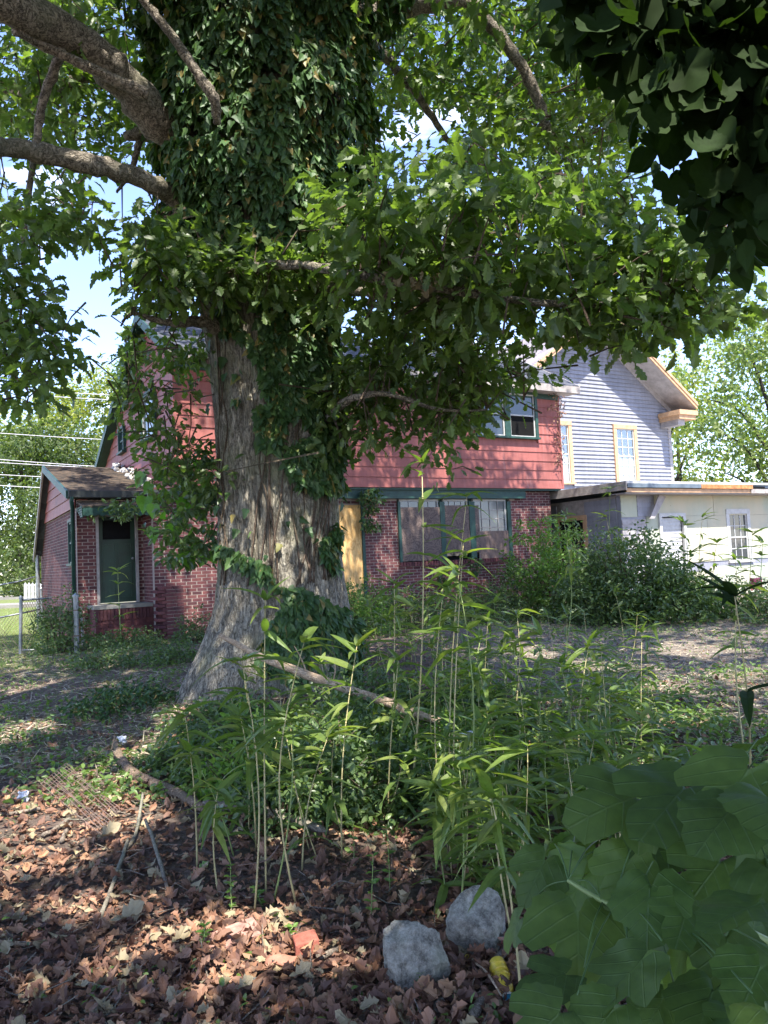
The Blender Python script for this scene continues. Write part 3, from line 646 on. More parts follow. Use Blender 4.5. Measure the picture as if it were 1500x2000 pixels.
for i, (a, c, z0, z1, m) in enumerate(((5.22, 6.42, 1.52, 2.79, 'ply_old'), (6.53, 7.55, 1.66, 2.83, 'ply_old'), (7.50, 8.53, 1.50, 2.18, 'ply_old2'))):
    s = MB(); s.hexa([(a, .195, z0), (c, .175, z0), (c, .19, z0), (a, .21, z0), (a, .175, z1), (c, .185, z1), (c, .2, z1), (a, .19, z1)]); s.build('plywood_board', M[m], H1)
b = MB(); b.box((3.56, .2, .35), (4.22, .225, 2.85)); b.build('plywood_door_board', M['ply_new'], H1)['label'] = 'fresh yellow plywood sheet over the doorway'
b = MB(); b.box((4.22, .16, .3), (4.29, .26, 2.99)); b.box((3.49, .16, .3), (3.56, .26, 2.99)); b.build('door_frame', M['green_paint'], H1)
sill = MB(); sill.box((5.18, .16, 1.42), (8.58, .24, 1.428)); sill = sill.build('rowlock_sill', M['mortar'], H1)
for i in range(44):
    u = 5.2 + i * .077; s = MB(); s.box((u, .15, 1.4), (u + .06, .225, 1.5)); s.build('brick', M['brick'], sill)
flush_bricks(250)
# stepped broken pier at the corner
pier = MB(); pier.box((-.30, -.16, .1), (.02, .2, 1.24)); pier = pier.build('brick_pier', M['mortar'], H1)
for k in range(17):
    z = .12 + k * .0677; j = random.random() * .01; off = .11 if k % 2 else 0
    x0 = -.40 - (.07 if k % 2 else -.02) - j; segs = [(x0, x0 + .2 - off / 2)]; u = segs[0][1] + .011
    while u < .02: segs.append((u, min(u + .2, .03))); u += .211
    for a, c in segs:
        if c - a > .04: s = MB(); s.box((a, -.17 - j, z), (c, .2, z + .057)); s.build('brick', M['brick'], pier)
# wing: siding gable, roof, porch
ws = MB(); ws.add([(-1.70, 1.12, 2.9), (-1.70, 7.0, 2.3), (-1.70, 4.83, 4.1), (-1.70, 1.12, 3.2), (-1.5, 1.12, 2.9), (-1.5, 7.0, 2.3), (-1.5, 4.83, 4.1), (-1.5, 1.12, 3.2)], [(0, 3, 2, 1), (4, 5, 6, 7), (0, 1, 5, 4), (1, 2, 6, 5), (2, 3, 7, 6), (3, 0, 4, 7)])
ws = ws.build('wing_gable', M['red_siding'], H1)
frsg = lambda u, d, z: (-1.74 + d, u, z)
def wlim(z): return (1.1 + max(0, (z - 3.15) / .26), 4.83 + (4.12 - z) / .84)
boards(H1, '', frsg, 2.9, 4.08, .238, wlim, [], M['red_siding'], ws)
roof_slope('wing_roof', H1, M['shingle_moss'], -1.9, -.002, .85, 3.2, 4.83, 4.2); roof_slope('wing_roof', H1, M['shingle'], -1.9, -.002, 7.3, 2.12, 4.83, 4.2)
rake(-1.94, -1.9, .85, 3.22, 4.83, 4.22, .16, M['green_paint']); rake(-1.94, -1.9, 4.83, 4.22, 7.35, 2.1, .16, M['wood_grey'])
b = MB(); b.box((-1.9, .78, 3.08), (-.002, .848, 3.21)); b.box((-1.9, .80, 3.07), (-.01, 1.1, 3.078)); b.build('gutter', M['gutter'], H1)
b = MB(); b.tube([(-1.84, .8, 3.1), (-1.84, .85, 3.0), (-1.80, 1.03, 2.85), (-1.80, 1.03, .5)], .04, 8); b.build('downspout', M['green_paint'], H1, True)
window(H1, frs, .37, .95, 1.8, 2.66, M['green_paint'], M['green_paint'], M['glass_pale'], 2, 2, cw=.05, proud=.02)
# door with frame, panel grooves, glazed top
df = MB(); df.box((-1.36, 1.06, .95), (-1.31, 1.2, 2.76)); df.box((-.59, 1.06, .95), (-.54, 1.2, 2.76)); df.box((-1.31, 1.06, 2.71), (-.59, 1.2, 2.76)); df.build('door_frame', M['wood_grey'], H1)
d = MB(); d.box((-1.31, 1.15, .97), (-.59, 1.19, 2.71)); d = d.build('door', M['door_paint'], H1)
s = MB(); s.box((-1.22, 1.14, 2.25), (-.68, 1.15, 2.64)); s.build('door_glass', M['black'], d)
s = MB()
for (a, c, e, f) in ((-1.24, -.97, 1.08, 2.15), (-.93, -.66, 1.08, 2.15)):
    s.box((a, 1.138, e), (a + .02, 1.15, f)); s.box((c - .02, 1.138, e), (c, 1.15, f)); s.box((a, 1.138, e - .02), (c, 1.15, e)); s.box((a, 1.138, f), (c, 1.15, f + .02))
s.build('door_moulding', M['door_paint'], d)
s = MB(); s.tube([(-.65, 1.15, 1.85), (-.65, 1.1, 1.85)], .025, 10); s.build('door_knob', M['pipe'], d, True)
st = MB(); st.box((-1.52, .36, .1), (-.44, 1.09, .88)); st = st.build('porch_step', M['brick'], H1)
s = MB(); s.box((-1.56, .32, .88), (-.435, 1.09, .95)); s.build('porch_slab', M['concrete'], st)
for i in range(16): u = -1.51 + i * .067; s = MB(); s.box((u, .33, .67), (u + .056, .4, .87)); s.build('brick', M['brick'], st)
for k in range(8):
    for i in range(5): a = -1.5 + i * .211 + (.1 if k % 2 else 0); s = MB(); s.box((a, .35, .12 + k * .0677), (min(a + .2, -.46), .4, .177 + k * .0677)); s.build('brick', M['brick'], st)
# door canopy: small shingled awning with green slatted side and scalloped valance
cp = roof_slope('door_canopy', H1, M['shingle_moss'], -1.72, -.3, .28, 2.86, 1.09, 3.02)
s = MB()
for k in range(5): s.box((-1.73, .32 + k * .01, 2.66 + k * .045), (-1.69, 1.05 - (4 - k) * .12, 2.695 + k * .045))
s.build('canopy_side_slat', M['green_paint'], cp)
n = 40; V = []; 
for i in range(n + 1):
    u = -1.72 + 1.42 * i / n; zl = 2.70 - .03 * abs(sin(i * pi / 4)); V += [(u, .28, zl), (u, .28, 2.86), (u, .3, zl), (u, .3, 2.86)]
MB().add(V, [(4 * i, 4 * i + 4, 4 * i + 5, 4 * i + 1) for i in range(n)] + [(4 * i + 2, 4 * i + 3, 4 * i + 7, 4 * i + 6) for i in range(n)]).build('canopy_valance', M['green_paint'], cp)
b = MB(); b.box((-.5, .0, 3.10), (.0, 1.1, 3.16)); b.build('corner_roof', M['gutter'], H1)
# debris on the wing roof beside the gable
bag = thing('debris_pile', 'grey rags and leaf debris heaped on the low wing roof against the red gable', 'debris', tuple(hw(-.25, 3.2, 3.8)), TH)
b = MB()
for i in range(26):
    t = i / 25; yv = -2.0 + 3.8 * t; rr = random.uniform(.05, .11); c = np.array([random.uniform(-.1, .16), yv, .25 * yv + .04])
    a = rng.normal(size=(10, 3)) * rr * np.array([1, 1.5, .7]); 
    b.tube(c + np.cumsum(a * .5, 0) * .5, rr * .5 * np.abs(rng.normal(size=10)) + .01, 6)
b.build('rag_heap', simple('grey_rags', (.4, .38, .36), .9, .1, .5, 9), bag, True)

# -------- grey clapboard house
H2 = thing('grey_house', 'grey clapboard gable house with bare orange window casings behind the red house', 'house', tuple(HO), TH)
PK, PZ, EL, ER, SL = 14.4, 9.25, 10.6, 18.2, .714
wb = MB(); wb.add([(EL, 3, 0), (ER, 3, 0), (ER, 3, PZ - (ER - PK) * SL), (PK, 3, PZ), (EL, 3, PZ - (PK - EL) * SL), (EL, 13, 0), (ER, 13, 0), (ER, 13, PZ - (ER - PK) * SL), (PK, 13, PZ), (EL, 13, PZ - (PK - EL) * SL)],
              [(0, 1, 2, 3, 4), (9, 8, 7, 6, 5), (0, 4, 9, 5), (1, 6, 7, 2)])
wb = wb.build('gable_wall', M['grey_siding'], H2)
frh = lambda u, d, z: (u, 3 + d, z)
gw = [(15.36, 16.46, 3.6, 5.75), (12.35, 13.48, 3.6, 5.75)]
boards(H2, '', frh, 2.6, 9.0, .131, lambda z: (max(EL, PK - (PZ - z) / SL), min(ER, PK + (PZ - z) / SL)), gw, M['grey_siding'], wb)
b = MB(); b.box((ER - .12, 2.955, 2.6), (ER + .03, 2.999, 6.3)); b.build('corner_board', M['soffit'], H2)
for (a, c) in ((15.5, 16.32), (12.49, 13.34)): window(H2, outset(frh), a, c, 3.75, 5.6, M['wood_new'], M['glass_paint'], M['glass_clear'], 3, 3, cw=.14, curtain=True, mun=.03)
OH = .95
for s in (-1, 1):
    e = PK + s * (ER - PK + .3); ze = PZ - (ER - PK + .3) * SL
    a, c = (e, PK) if s > 0 else (e, PK)
    roof_slope('roof', H2, M['shingle_pale'], 3 - OH, 13.3, e, ze + .12, PK, PZ + .12, conv=lambda x, y, z: (y, x, z))
    for nm, y0, y1, w0, w1, m in (('rake_board', 3 - OH - .04, 3 - OH - .0, .02, .16, 'wood_new'), ('rake_moulding', 3 - OH - .07, 3 - OH - .041, -.06, .05, 'wood_new'), ('rake_soffit', 3 - OH, 2.999, .13, .155, 'soffit'), ('frieze_board', 2.94, 2.968, .15, .34, 'soffit')):
        V = [(e, y0, ze + .09 - w1), (PK, y0, PZ + .09 - w1), (PK, y1, PZ + .09 - w1), (e, y1, ze + .09 - w1), (e, y0, ze + .09 - w0), (PK, y0, PZ + .09 - w0), (PK, y1, PZ + .09 - w0), (e, y1, ze + .09 - w0)]
        MB().hexa(V).build(nm, M[m], H2)
    b = MB(); x0, x1 = (ER - .6, ER + .33) if s > 0 else (EL - .33, EL + .6)
    b.box((x0, 3 - OH - .02, ze - .28), (x1, 2.94, ze - .12)); b.box((x0 + .04, 3 - OH + .04, ze - .42), (x1 - .06, 2.94, ze - .28)); b.build('cornice_return', M['wood_new'], H2)
    b = MB(); b.box((x0 + .1, 3 - OH + .15, ze - .62), (x1 - .5 if s > 0 else x1 - .1, 2.94, ze - .421)); b.build('cornice_block', M['soffit'], H2)

# -------- flat-roofed unfinished addition
H3 = thing('flat_roofed_addition', 'unfinished flat-roofed building with pale green board walls at the right edge', 'building', tuple(HO), TH)
fw = lambda u, d, z: (u, -1.75 + d, z)
hole = [(11.82, 12.62, .9, 2.35), (14.52, 15.28, 1.12, 2.4)]
b = MB()
for (a, c, e, f) in rects(10.42, 22, .1, 2.96, hole): b.hexa([fw(a, 0, e), fw(c, 0, e), fw(c, .12, e), fw(a, .12, e), fw(a, 0, f), fw(c, 0, f), fw(c, .12, f), fw(a, .12, f)])
wl = b.build('front_wall', M['grey_siding'], H3)
pan = [(10.43, 10.98, 2.36, 2.955, M['board']), (11.62, 13.9, 2.37, 2.955, M['board']), (13.91, 16.35, 2.37, 2.955, M['board']), (16.36, 18.8, 2.37, 2.955, M['board']), (18.81, 21.9, 2.37, 2.955, M['board']),
       (11.3, 11.8, 1.15, 2.365, M['board']), (12.64, 13.6, 1.15, 2.365, M['board']), (13.61, 14.4, 1.15, 2.365, M['board']), (15.4, 16.5, 1.15, 2.365, M['board']), (16.51, 18.9, 1.15, 2.365, M['board']), (18.91, 21.9, 1.15, 2.365, M['board']),
       (11.3, 13.6, .1, .9, M['board']), (13.61, 16.2, .1, 1.0, M['board']), (16.21, 18.9, .1, 1.145, M['board']), (18.91, 21.9, .1, 1.145, M['board'])]
for (a, c, e, f, m) in pan:
    j = random.uniform(.001, .006); s = MB(); V = [fw(a, -.016 - j, e), fw(c, -.016 - j, e), fw(c, -.001, e), fw(a, -.001, e), fw(a, -.016 - j, f), fw(c, -.016 - j, f), fw(c, -.001, f), fw(a, -.001, f)]; s.hexa(V); s.build('wall_panel', m, wl)
for k in range(17):      # the clapboards left bare at the corner
    z = .3 + k * .125
    if z > 2.25: break
    s = MB(); s.hexa([fw(10.43, -.03, z), fw(11.28, -.03, z), fw(11.28, -.001, z), fw(10.43, -.001, z), fw(10.43, -.012, z + .13), fw(11.28, -.012, z + .13), fw(11.28, -.001, z + .13), fw(10.43, -.001, z + .13)]); s.build('siding_board', M['soffit'] if k > 3 else M['grey_siding'], wl)
for k in range(5):
    z = 2.37 + k * .118; s = MB(); s.hexa([fw(11.0, -.02, z), fw(11.6, -.02, z), fw(11.6, -.001, z), fw(11.0, -.001, z), fw(11.0, -.006, z + .12), fw(11.6, -.006, z + .12), fw(11.6, -.001, z + .12), fw(11.0, -.001, z + .12)]); s.build('siding_board', M['grey_siding'], wl)
s = MB(); s.hexa([fw(11.22, -.2, 2.3), fw(11.38, -.2, 2.3), fw(11.38, -.17, 2.3), fw(11.22, -.17, 2.3), fw(11.62, -.2, 2.93), fw(11.85, -.2, 2.85), fw(11.85, -.17, 2.85), fw(11.62, -.17, 2.93)]); s.build('loose_board', M['soffit'], H3)
b = MB(); b.box((10.1, -2.3, 3.14), (22.2, 3.0, 3.2)); b.build('roof_sheet', M['white_paint'], H3)
b = MB(); b.box((10.14, -2.26, 3.06), (22.2, 2.98, 3.139)); b.build('roof_deck', M['flash'], H3)
for (a, c, z0, z1, d0, m, nm) in ((10.1, 12.75, 3.04, 3.135, -2.32, 'flash', 'flashing'), (12.76, 14.85, 3.03, 3.135, -2.32, 'rust', 'rotten_fascia'), (14.86, 15.4, 3.04, 3.1, -2.30, 'black', 'dark_gap_strip'), (10.12, 22.1, 2.93, 3.025, -2.27, 'wood_new', 'fascia'), (14.8, 22.1, 2.915, 3.03, -2.30, 'wood_grey', 'grey_fascia')):  # the black strip stands in for a shaded gap in the fascia
    s = MB(); s.box((a, d0, z0), (c, d0 + .035, z1)); s.build(nm, M[m], H3)
b = MB(); b.box((10.1, -2.24, 2.9), (22.1, -1.76, 2.925)); b.build('soffit', M['soffit'], H3)
b = MB(); b.box((10.06, -2.3, 2.98), (10.1, 3.0, 3.19)); b.build('side_fascia', M['wood_grey'], H3)
frl = lambda u, d, z: (10.43 + d, u, z)
b = MB(); b.box((10.42, -1.62, .1), (10.52, 3.0, 2.9)); sw = b.build('side_wall', M['wood_grey'], H3)
for k in range(22):
    z = .2 + k * .125
    if z > 2.8: break
    for (a, c) in ((-1.62, -.55), (.5, 2.9)):
        s = MB(); s.hexa([(10.39, a, z), (10.42, a, z), (10.42, c, z), (10.39, c, z), (10.405, a, z + .13), (10.42, a, z + .13), (10.42, c, z + .13), (10.405, c, z + .13)]); s.build('siding_board', M['grey_siding'], sw)
b = MB(); b.box((10.36, -.62, .2), (10.42, -.5, 2.5)); b.box((10.36, .4, .2), (10.42, .52, 2.5)); b.box((10.36, -.5, 2.38), (10.42, .4, 2.5)); b.build('door_casing', M['wood_new'], H3)
b = MB(); b.box((10.4, -.5, .2), (10.418, .4, 2.38)); b.build('door_dark_panel', M['black'], H3)  # flat black panel on the wall in place of a dark doorway
window(H3, fw, 14.52, 15.28, 1.12, 2.4, M['white_paint'], M['white_paint'], M['glass'], 3, 2, cw=.13, mun=.025)
b = MB(); b.hexa([fw(11.72, -.06, .9), fw(11.82, -.06, .9), fw(11.82, .1, .9), fw(11.72, .1, .9), fw(11.72, -.06, 2.44), fw(11.82, -.06, 2.44), fw(11.82, .1, 2.44), fw(11.72, .1, 2.44)])
b.hexa([fw(12.62, -.06, .9), fw(12.72, -.06, .9), fw(12.72, .1, .9), fw(12.62, .1, .9), fw(12.62, -.06, 2.44), fw(12.72, -.06, 2.44), fw(12.72, .1, 2.44), fw(12.62, .1, 2.44)])
b.hexa([fw(11.82, -.06, 2.35), fw(12.62, -.06, 2.35), fw(12.62, .1, 2.35), fw(11.82, .1, 2.35), fw(11.82, -.06, 2.44), fw(12.62, -.06, 2.44), fw(12.62, .1, 2.44), fw(11.82, .1, 2.44)])
wc = b.build('closed_window', M['white_paint'], H3)
for k in range(14): z = .92 + k * .1; s = MB(); s.hexa([fw(11.83, .02, z), fw(12.61, .02, z), fw(12.61, .05, z), fw(11.83, .05, z), fw(11.83, .035, z + .1), fw(12.61, .035, z + .1), fw(12.61, .05, z + .1), fw(11.83, .05, z + .1)]); s.build('slat', M['white_paint'], wc)
# tarp piled on the flat roof
tp = thing('grey_tarp', 'crumpled dark grey tarp on the flat roof against the grey clapboard wall', 'tarp', tuple(hw(14.4, 2.5, 3.2)), TH)
nn = 26; gx, gy = np.meshgrid(np.linspace(-1.3, 1.35, nn), np.linspace(-.35, .4, 10)); hh = .42 * np.exp(-((gx - .2) / 1.0) ** 2) * (.45 + .55 * (gy + .35) / .75) + .12 * vnoise(np.stack([gx * 3 + 9, gy * 5 + 9, gx * 0], -1)) + .05
ii = np.arange(nn * 10).reshape(10, nn); qq = np.stack([ii[:-1, :-1], ii[:-1, 1:], ii[1:, 1:], ii[1:, :-1]], -1).reshape(-1, 4)
me = mkmesh('sheet', np.stack([gx, gy, hh], -1).reshape(-1, 3), qq, np.full(len(qq), 4), True); o = link('sheet', me, M['tarp'], tp); md = o.modifiers.new('thick', 'SOLIDIFY'); md.thickness = .01

# ================================================================== OAK TREE
rows = [(1400, 345, 705), (1360, 360, 702), (1310, 380, 698), (1250, 398, 694), (1180, 412, 686), (1100, 420, 674), (1000, 421, 667), (900, 419, 664), (800, 414, 660), (700, 404, 655), (620, 390, 650), (560, 380, 652), (480, 372, 662), (380, 368, 672), (250, 362, 678), (100, 355, 695), (-60, 355, 730)]
rows = rows[::-1]
tz, tx, tr = [], [], []
for (py, a, c) in rows:
    A, C_ = P(a, py, 9.3), P(c, py, 9.3); tz.append((A[2] + C_[2]) / 2); tx.append((A[0] + C_[0]) / 2); tr.append((C_[0] - A[0]) / 2 * .955)
tz = np.array(tz)[::-1]; tx = np.array(tx)[::-1]; tr = np.array(tr)[::-1]
zr = np.concatenate([[tz[0] - .5], tz]); xr_ = np.concatenate([[tx[0]], tx]); rr_ = np.concatenate([[tr[0] * 1.15], tr])
nh, na = 340, 250
zz = np.linspace(zr[0], zr[-1], nh); aa = np.arange(na) * 2 * pi / na
cx_ = np.interp(zz, zr, xr_); r0_ = np.interp(zz, zr, rr_)
A_, Z_ = np.meshgrid(aa, zz); R_ = np.repeat(r0_[:, None], na, 1)
flute = .05 * np.sin(A_ * 5 + .6 * np.sin(Z_)) * sm(2.0, .0, Z_) - .02 * np.cos(A_ * 4 + Z_ * .3)
rootf = sm(1.3, -.1, Z_) * (.22 * np.maximum(0, np.cos((A_ - radians(205)) * 1)) ** 6 + .16 * np.maximum(0, np.cos(A_ - radians(262))) ** 10 + .15 * np.maximum(0, np.cos(A_ - radians(330))) ** 8)
cosA, sinA = np.cos(A_), np.sin(A_)
def bn(f, g): return vnoise(np.stack([cosA * f + 30, sinA * f + 30, Z_ * g + 30], -1))
wob = bn(3, 1.6) * .9
b1 = np.abs(vnoise(np.stack([cosA * 11 + 30 + wob, sinA * 11 + 30 + wob, Z_ * 1.7 + 30], -1) ) - .5) * 2
b2 = np.abs(bn(24, 4.5) - .5) * 2; b3 = bn(40, 14)
bark_d = -.035 * (1 - sm(0, .28, b1)) - .018 * (1 - sm(0, .3, b2)) + .012 * b3
seam = -.05 * np.exp(-(((A_ - radians(256) - .04 * np.sin(Z_ * 2)) / .03) ** 2)) * sm(3.3, 2.8, Z_)
R_ = R_ * (1 + flute) + rootf * 1.1 + bark_d + seam
V = np.stack([cx_[:, None] + R_ * cosA, 9.35 + R_ * sinA * .95, Z_], -1)
oak = thing('oak_tree', 'huge old oak with a thick furrowed trunk wrapped in ivy', 'tree', (float(tx[0]), 9.35, 0.1))
OL = np.array(oak.location)
ii = np.arange(nh * na).reshape(nh, na); qq = np.stack([ii[:-1], np.roll(ii, -1, 1)[:-1], np.roll(ii, -1, 1)[1:], ii[1:]], -1).reshape(-1, 4)
link('trunk', mkmesh('trunk', (V - OL).reshape(-1, 3), qq, np.full(len(qq), 4), True), M['bark'], oak)
SKEL = []
def limb(pts, r, name='limb', m='limb', sides=12, parent=None, skel=True, knob=.12, k=5):
    w = np.array([P(*p) if len(p) == 3 else np.array(p[:3]) for p in pts]); w = smooth_path(w, k); rad = np.interp(np.linspace(0, 1, len(w)), np.linspace(0, 1, len(r)), r)
    rad = rad * (1 + knob * (rng.random(len(w)) - .5) * 2); jit = rng.normal(size=w.shape) * rad[:, None] * .12; jit[0] = 0; w = w + jit
    if skel: SKEL.append(w)
    b = MB(); b.tube(w - OL, rad, sides); return b.build(name, M[m], parent or oak, True)
limb([(470, 380, 9.2), (380, 300, 9.0), (310, 235, 8.6), (215, 130, 8.1), (110, 60, 7.6), (0, 5, 7.0), (-150, -60, 6.4), (-420, -160, 5.6)], [.32, .27, .225, .205, .19, .165, .14, .1], sides=20)
limb([(470, 520, 9.2), (400, 440, 8.9), (335, 385, 8.6), (285, 352, 8.3), (190, 325, 8.0), (90, 302, 7.7), (-10, 283, 7.4), (-200, 250, 6.6), (-500, 100, 6)], [.24, .18, .115, .098, .105, .10, .09, .08, .06], sides=18)
limb([(420, 250, 9.4), (310, 205, 9.4), (240, 165, 9.5), (177, 145, 9.6), (130, 170, 9.7), (84, 197, 9.8), (37, 184, 9.9), (-60, 150, 10)], [.2, .15, .11, .1, .08, .08, .07, .05])
limb([(400, 300, 9.4), (331, 276, 9.2), (290, 262, 9.1), (243, 266, 9.0)], [.13, .1, .09, .05])
limb([(280, 262, 9.1), (268, 290, 9.05), (258, 330, 9.0), (232, 370, 8.9), (228, 376, 8.9)], [.045, .04, .035, .02, .01], 'dead_branch', sides=8)
limb([(115, 60, 7.6), (118, 110, 7.7), (88, 180, 7.8), (72, 265, 7.9), (62, 340, 7.9), (50, 430, 7.9), (46, 520, 7.9), (40, 620, 7.9), (25, 700, 7.9)], [.07, .06, .05, .045, .035, .03, .02, .015, .01], sides=8)
limb([(30, 60, 7.2), (80, 85, 7.5), (130, 110, 7.6), (200, 145, 7.7), (290, 185, 7.8)], [.05, .05, .05, .055, .06], sides=8)
limb([(268, -20, 7.6), (300, 25, 7.7), (340, 75, 7.75), (385, 145, 7.8), (418, 195, 7.9), (424, 240, 8.1)], [.035, .045, .05, .055, .06, .04], 'dead_branch', sides=10)
limb([(425, 590, 8.7), (440, 548, 8.1), (500, 525, 7.8), (580, 516, 7.5), (660, 530, 7.2), (740, 545, 7.0), (900, 570, 6.8), (1050, 590, 6.9), (1180, 595, 7.1), (1280, 560, 7.2), (1400, 520, 7.4)], [.1, .065, .055, .05, .05, .045, .04, .035, .03, .02, .01], sides=10)
limb([(620, 560, 8.3), (690, 568, 7.9), (760, 577, 7.6), (850, 583, 7.4), (960, 560, 7.3), (1060, 500, 7.4), (1150, 440, 7.5)], [.07, .05, .045, .04, .03, .02, .01], sides=8)
limb([(430, 640, 8.8), (390, 626, 8.5), (340, 632, 8.4), (295, 622, 8.3), (262, 612, 8.2), (238, 628, 8.1)], [.1, .075, .04, .03, .02, .01], sides=8)
limb([(600, 120, 9.3), (700, 50, 9.3), (800, 12, 9.4), (905, 5, 9.5), (950, 40, 9.6), (1000, 100, 9.7), (1040, 170, 9.8), (1065, 240, 9.8), (1085, 310, 9.8), (1097, 370, 9.7)], [.2, .16, .13, .1, .085, .08, .075, .065, .055, .045])
limb([(690, 60, 10), (750, 110, 10.4), (795, 160, 10.6), (845, 230, 10.8), (880, 280, 10.9), (935, 335, 11)], [.1, .07, .06, .05, .035, .02], sides=8)
limb([(640, 820, 8.9), (665, 792, 8.5), (700, 775, 8.3), (760, 770, 8.2), (860, 800, 8.3), (950, 800, 8.6)], [.06, .05, .04, .03, .02, .01], sides=8)
limb([(450, 300, 9.3), (400, 0, 9.2), (330, -350, 9.0), (200, -900, 8.5), (50, -1500, 8)], [.45, .38, .32, .22, .1], sides=14)
limb([(600, 350, 9.3), (640, 0, 9.6), (720, -400, 10), (850, -1000, 11), (900, -1700, 12)], [.45, .38, .32, .22, .1], sides=14)
limb([(640, 0, 9.6), (820, -200, 9.3), (1100, -450, 9), (1500, -700, 9), (1900, -900, 9)], [.25, .22, .18, .12, .05])
limb([(640, 100, 9.8), (820, -60, 11), (1000, -120, 12.5), (1250, -200, 14)], [.22, .18, .14, .05])
limb([(350, -100, 9), (150, -300, 7), (-200, -900, 5), (-400, -2500, 3.0)], [.3, .24, .18, .08])
limb([(500, -100, 9.2), (560, -900, 6.5), (700, -2500, 4), (800, -6000, 2.2)], [.3, .25, .18, .08])
limb([(520, 60, 9.8), (480, -100, 12), (450, -150, 14.5), (430, -200, 17)], [.25, .2, .15, .06])

# clusters of leaves: (px0, py0, px1, py1, Y0, Y1, clusters, leaf size)
def clusters(specs):
    C, S = [], []
    for (x0, y0, x1, y1, Y0, Y1, n, s) in specs:
        a = rng.random(n); bq = rng.random(n); ang = 2 * pi * a; rad = np.sqrt(bq)
        px = (x0 + x1) / 2 + (x1 - x0) / 2 * rad * np.cos(ang) * 1.05; py = (y0 + y1) / 2 + (y1 - y0) / 2 * rad * np.sin(ang) * 1.05
        C.append(PV(px, py, rng.uniform(Y0, Y1, n))); S.append(np.full(n, s))
    return np.concatenate(C), np.concatenate(S)
SKY = [(165, 560, 85, 110), (225, 370, 55, 55), (110, 505, 55, 45), (250, 620, 30, 40), (820, 265, 75, 45), (1350, 300, 75, 75), (1460, 530, 40, 45), (690, 640, 25, 25), (1330, 240, 55, 60), (1385, 370, 50, 45), (30, 620, 40, 30)]
def skyfree(c, keep=.03):
    px, py, z = proj(c); ok = np.ones(len(c), bool)
    for (x, y, a, b_) in SKY: ok &= ~((((px - x) / a) ** 2 + ((py - y) / b_) ** 2 < 1) & (rng.random(len(c)) > keep))
    return ok
specs = [
 (640, 360, 900, 560, 6.2, 8.2, 45, 0.2), (820, 350, 1120, 520, 6.3, 8.2, 41, 0.2), (900, 470, 1260, 640, 6.4, 8.4, 52, 0.2), (1080, 360, 1400, 540, 6.6, 8.8, 45, 0.2), (1200, 480, 1460, 640, 6.6, 8.6, 38, 0.2), (640, 270, 800, 420, 6.6, 8.4, 16, 0.2), (840, 260, 960, 400, 6.8, 7.6, 7, 0.2), (640, 480, 960, 640, 6.4, 8.6, 41, 0.19), (1000, 560, 1420, 650, 6.8, 8.8, 31, 0.18), (1120, 600, 1280, 690, 6.8, 7.4, 9, 0.17), (980, 330, 1200, 420, 6.8, 8, 12, 0.2), (700, 560, 1050, 690, 7, 9.4, 37, 0.18),
 (660, 620, 1000, 810, 8.2, 10.5, 96, 0.162), (680, 720, 900, 870, 8.4, 9.6, 30, 0.152), (850, 690, 985, 830, 8.2, 9.5, 30, 0.152), (650, 600, 760, 900, 8.2, 9.2, 36, 0.152), (840, 860, 900, 920, 8.2, 8.4, 3, 0.133), (1000, 700, 1060, 740, 8, 9, 4, 0.142),
 (225, 420, 430, 600, 7.6, 9, 68, 0.18), (380, 480, 640, 580, 7.6, 8.2, 42, 0.16), (235, 650, 420, 770, 8.6, 10.4, 34, 0.133), (235, 770, 360, 880, 8.6, 9.6, 22, 0.123), (300, 860, 430, 960, 8.6, 9.4, 14, 0.123),
 (0, 20, 320, 200, 8.8, 14, 94, 0.18), (0, 180, 340, 330, 9.2, 13, 64, 0.18), (-30, 120, 150, 250, 8.4, 10, 29, 0.18), (-40, 350, 210, 480, 7, 9, 39, 0.17), (-50, 440, 120, 640, 7, 8.6, 48, 0.17), (-60, 600, 140, 780, 6.8, 8.4, 60, 0.152), (-40, 330, 80, 700, 7, 8, 29, 0.16),
 (700, 0, 1280, 200, 10, 17, 216, 0.2), (680, 120, 1000, 360, 10, 16, 104, 0.2), (940, 130, 1290, 380, 10, 16, 120, 0.2), (1150, 60, 1400, 260, 9, 14, 64, 0.19), (1370, 320, 1520, 480, 8, 10, 21, 0.17), (640, -60, 1500, 80, 8, 14, 96, 0.2), (960, 200, 1180, 400, 9.2, 10.5, 35, 0.18), (0, -60, 330, 60, 7.5, 12, 51, 0.18), (1210, 430, 1440, 600, 6.8, 8, 29, 0.18)]
Cc, Cs = clusters(specs); k = skyfree(Cc) & sunfree(Cc) | (rng.random(len(Cc)) < .06); Cc, Cs = Cc[k], Cs[k]
# the upper crown, above the frame
n = 5200; v = rdir(n); rad = rng.uniform(.45, 1, n) ** .7; up = np.array([-.3, 8.2, 12.2]) + v * rad[:, None] * np.array([10.5, 9.5, 4.8])
px, py, z = proj(up); k = ~((px > -40) & (px < 1540) & (py > -30) & (z > 0)) & shade_ok(up) & sunfree(up) & (up[:, 2] > 6.3); up = up[k]
print('crown clusters', len(Cc), len(up))
skel = np.concatenate([s for s in SKEL]); 
tw = MB()
def twigs(C, base=None, r=.008, maxd=2.2, parent_loc=OL, mb=tw, pts=skel):
    for c in C:
        d = np.linalg.norm(pts - c, axis=1); j = d.argmin()
        s = pts[j]; L_ = d[j]
        if L_ > .45: s = c + ((s - c) / L_ + rng.normal(size=3) * .6) * rng.uniform(.25, .5); L_ = .4
        m_ = (s + c) / 2 + rng.normal(size=3) * .06 * min(L_, 2) + np.array([0, 0, .05 * min(L_, 2)])
        mb.tube(np.array([s, m_, c]) - parent_loc, [r * 1.6, r, r * .5], 3, False)
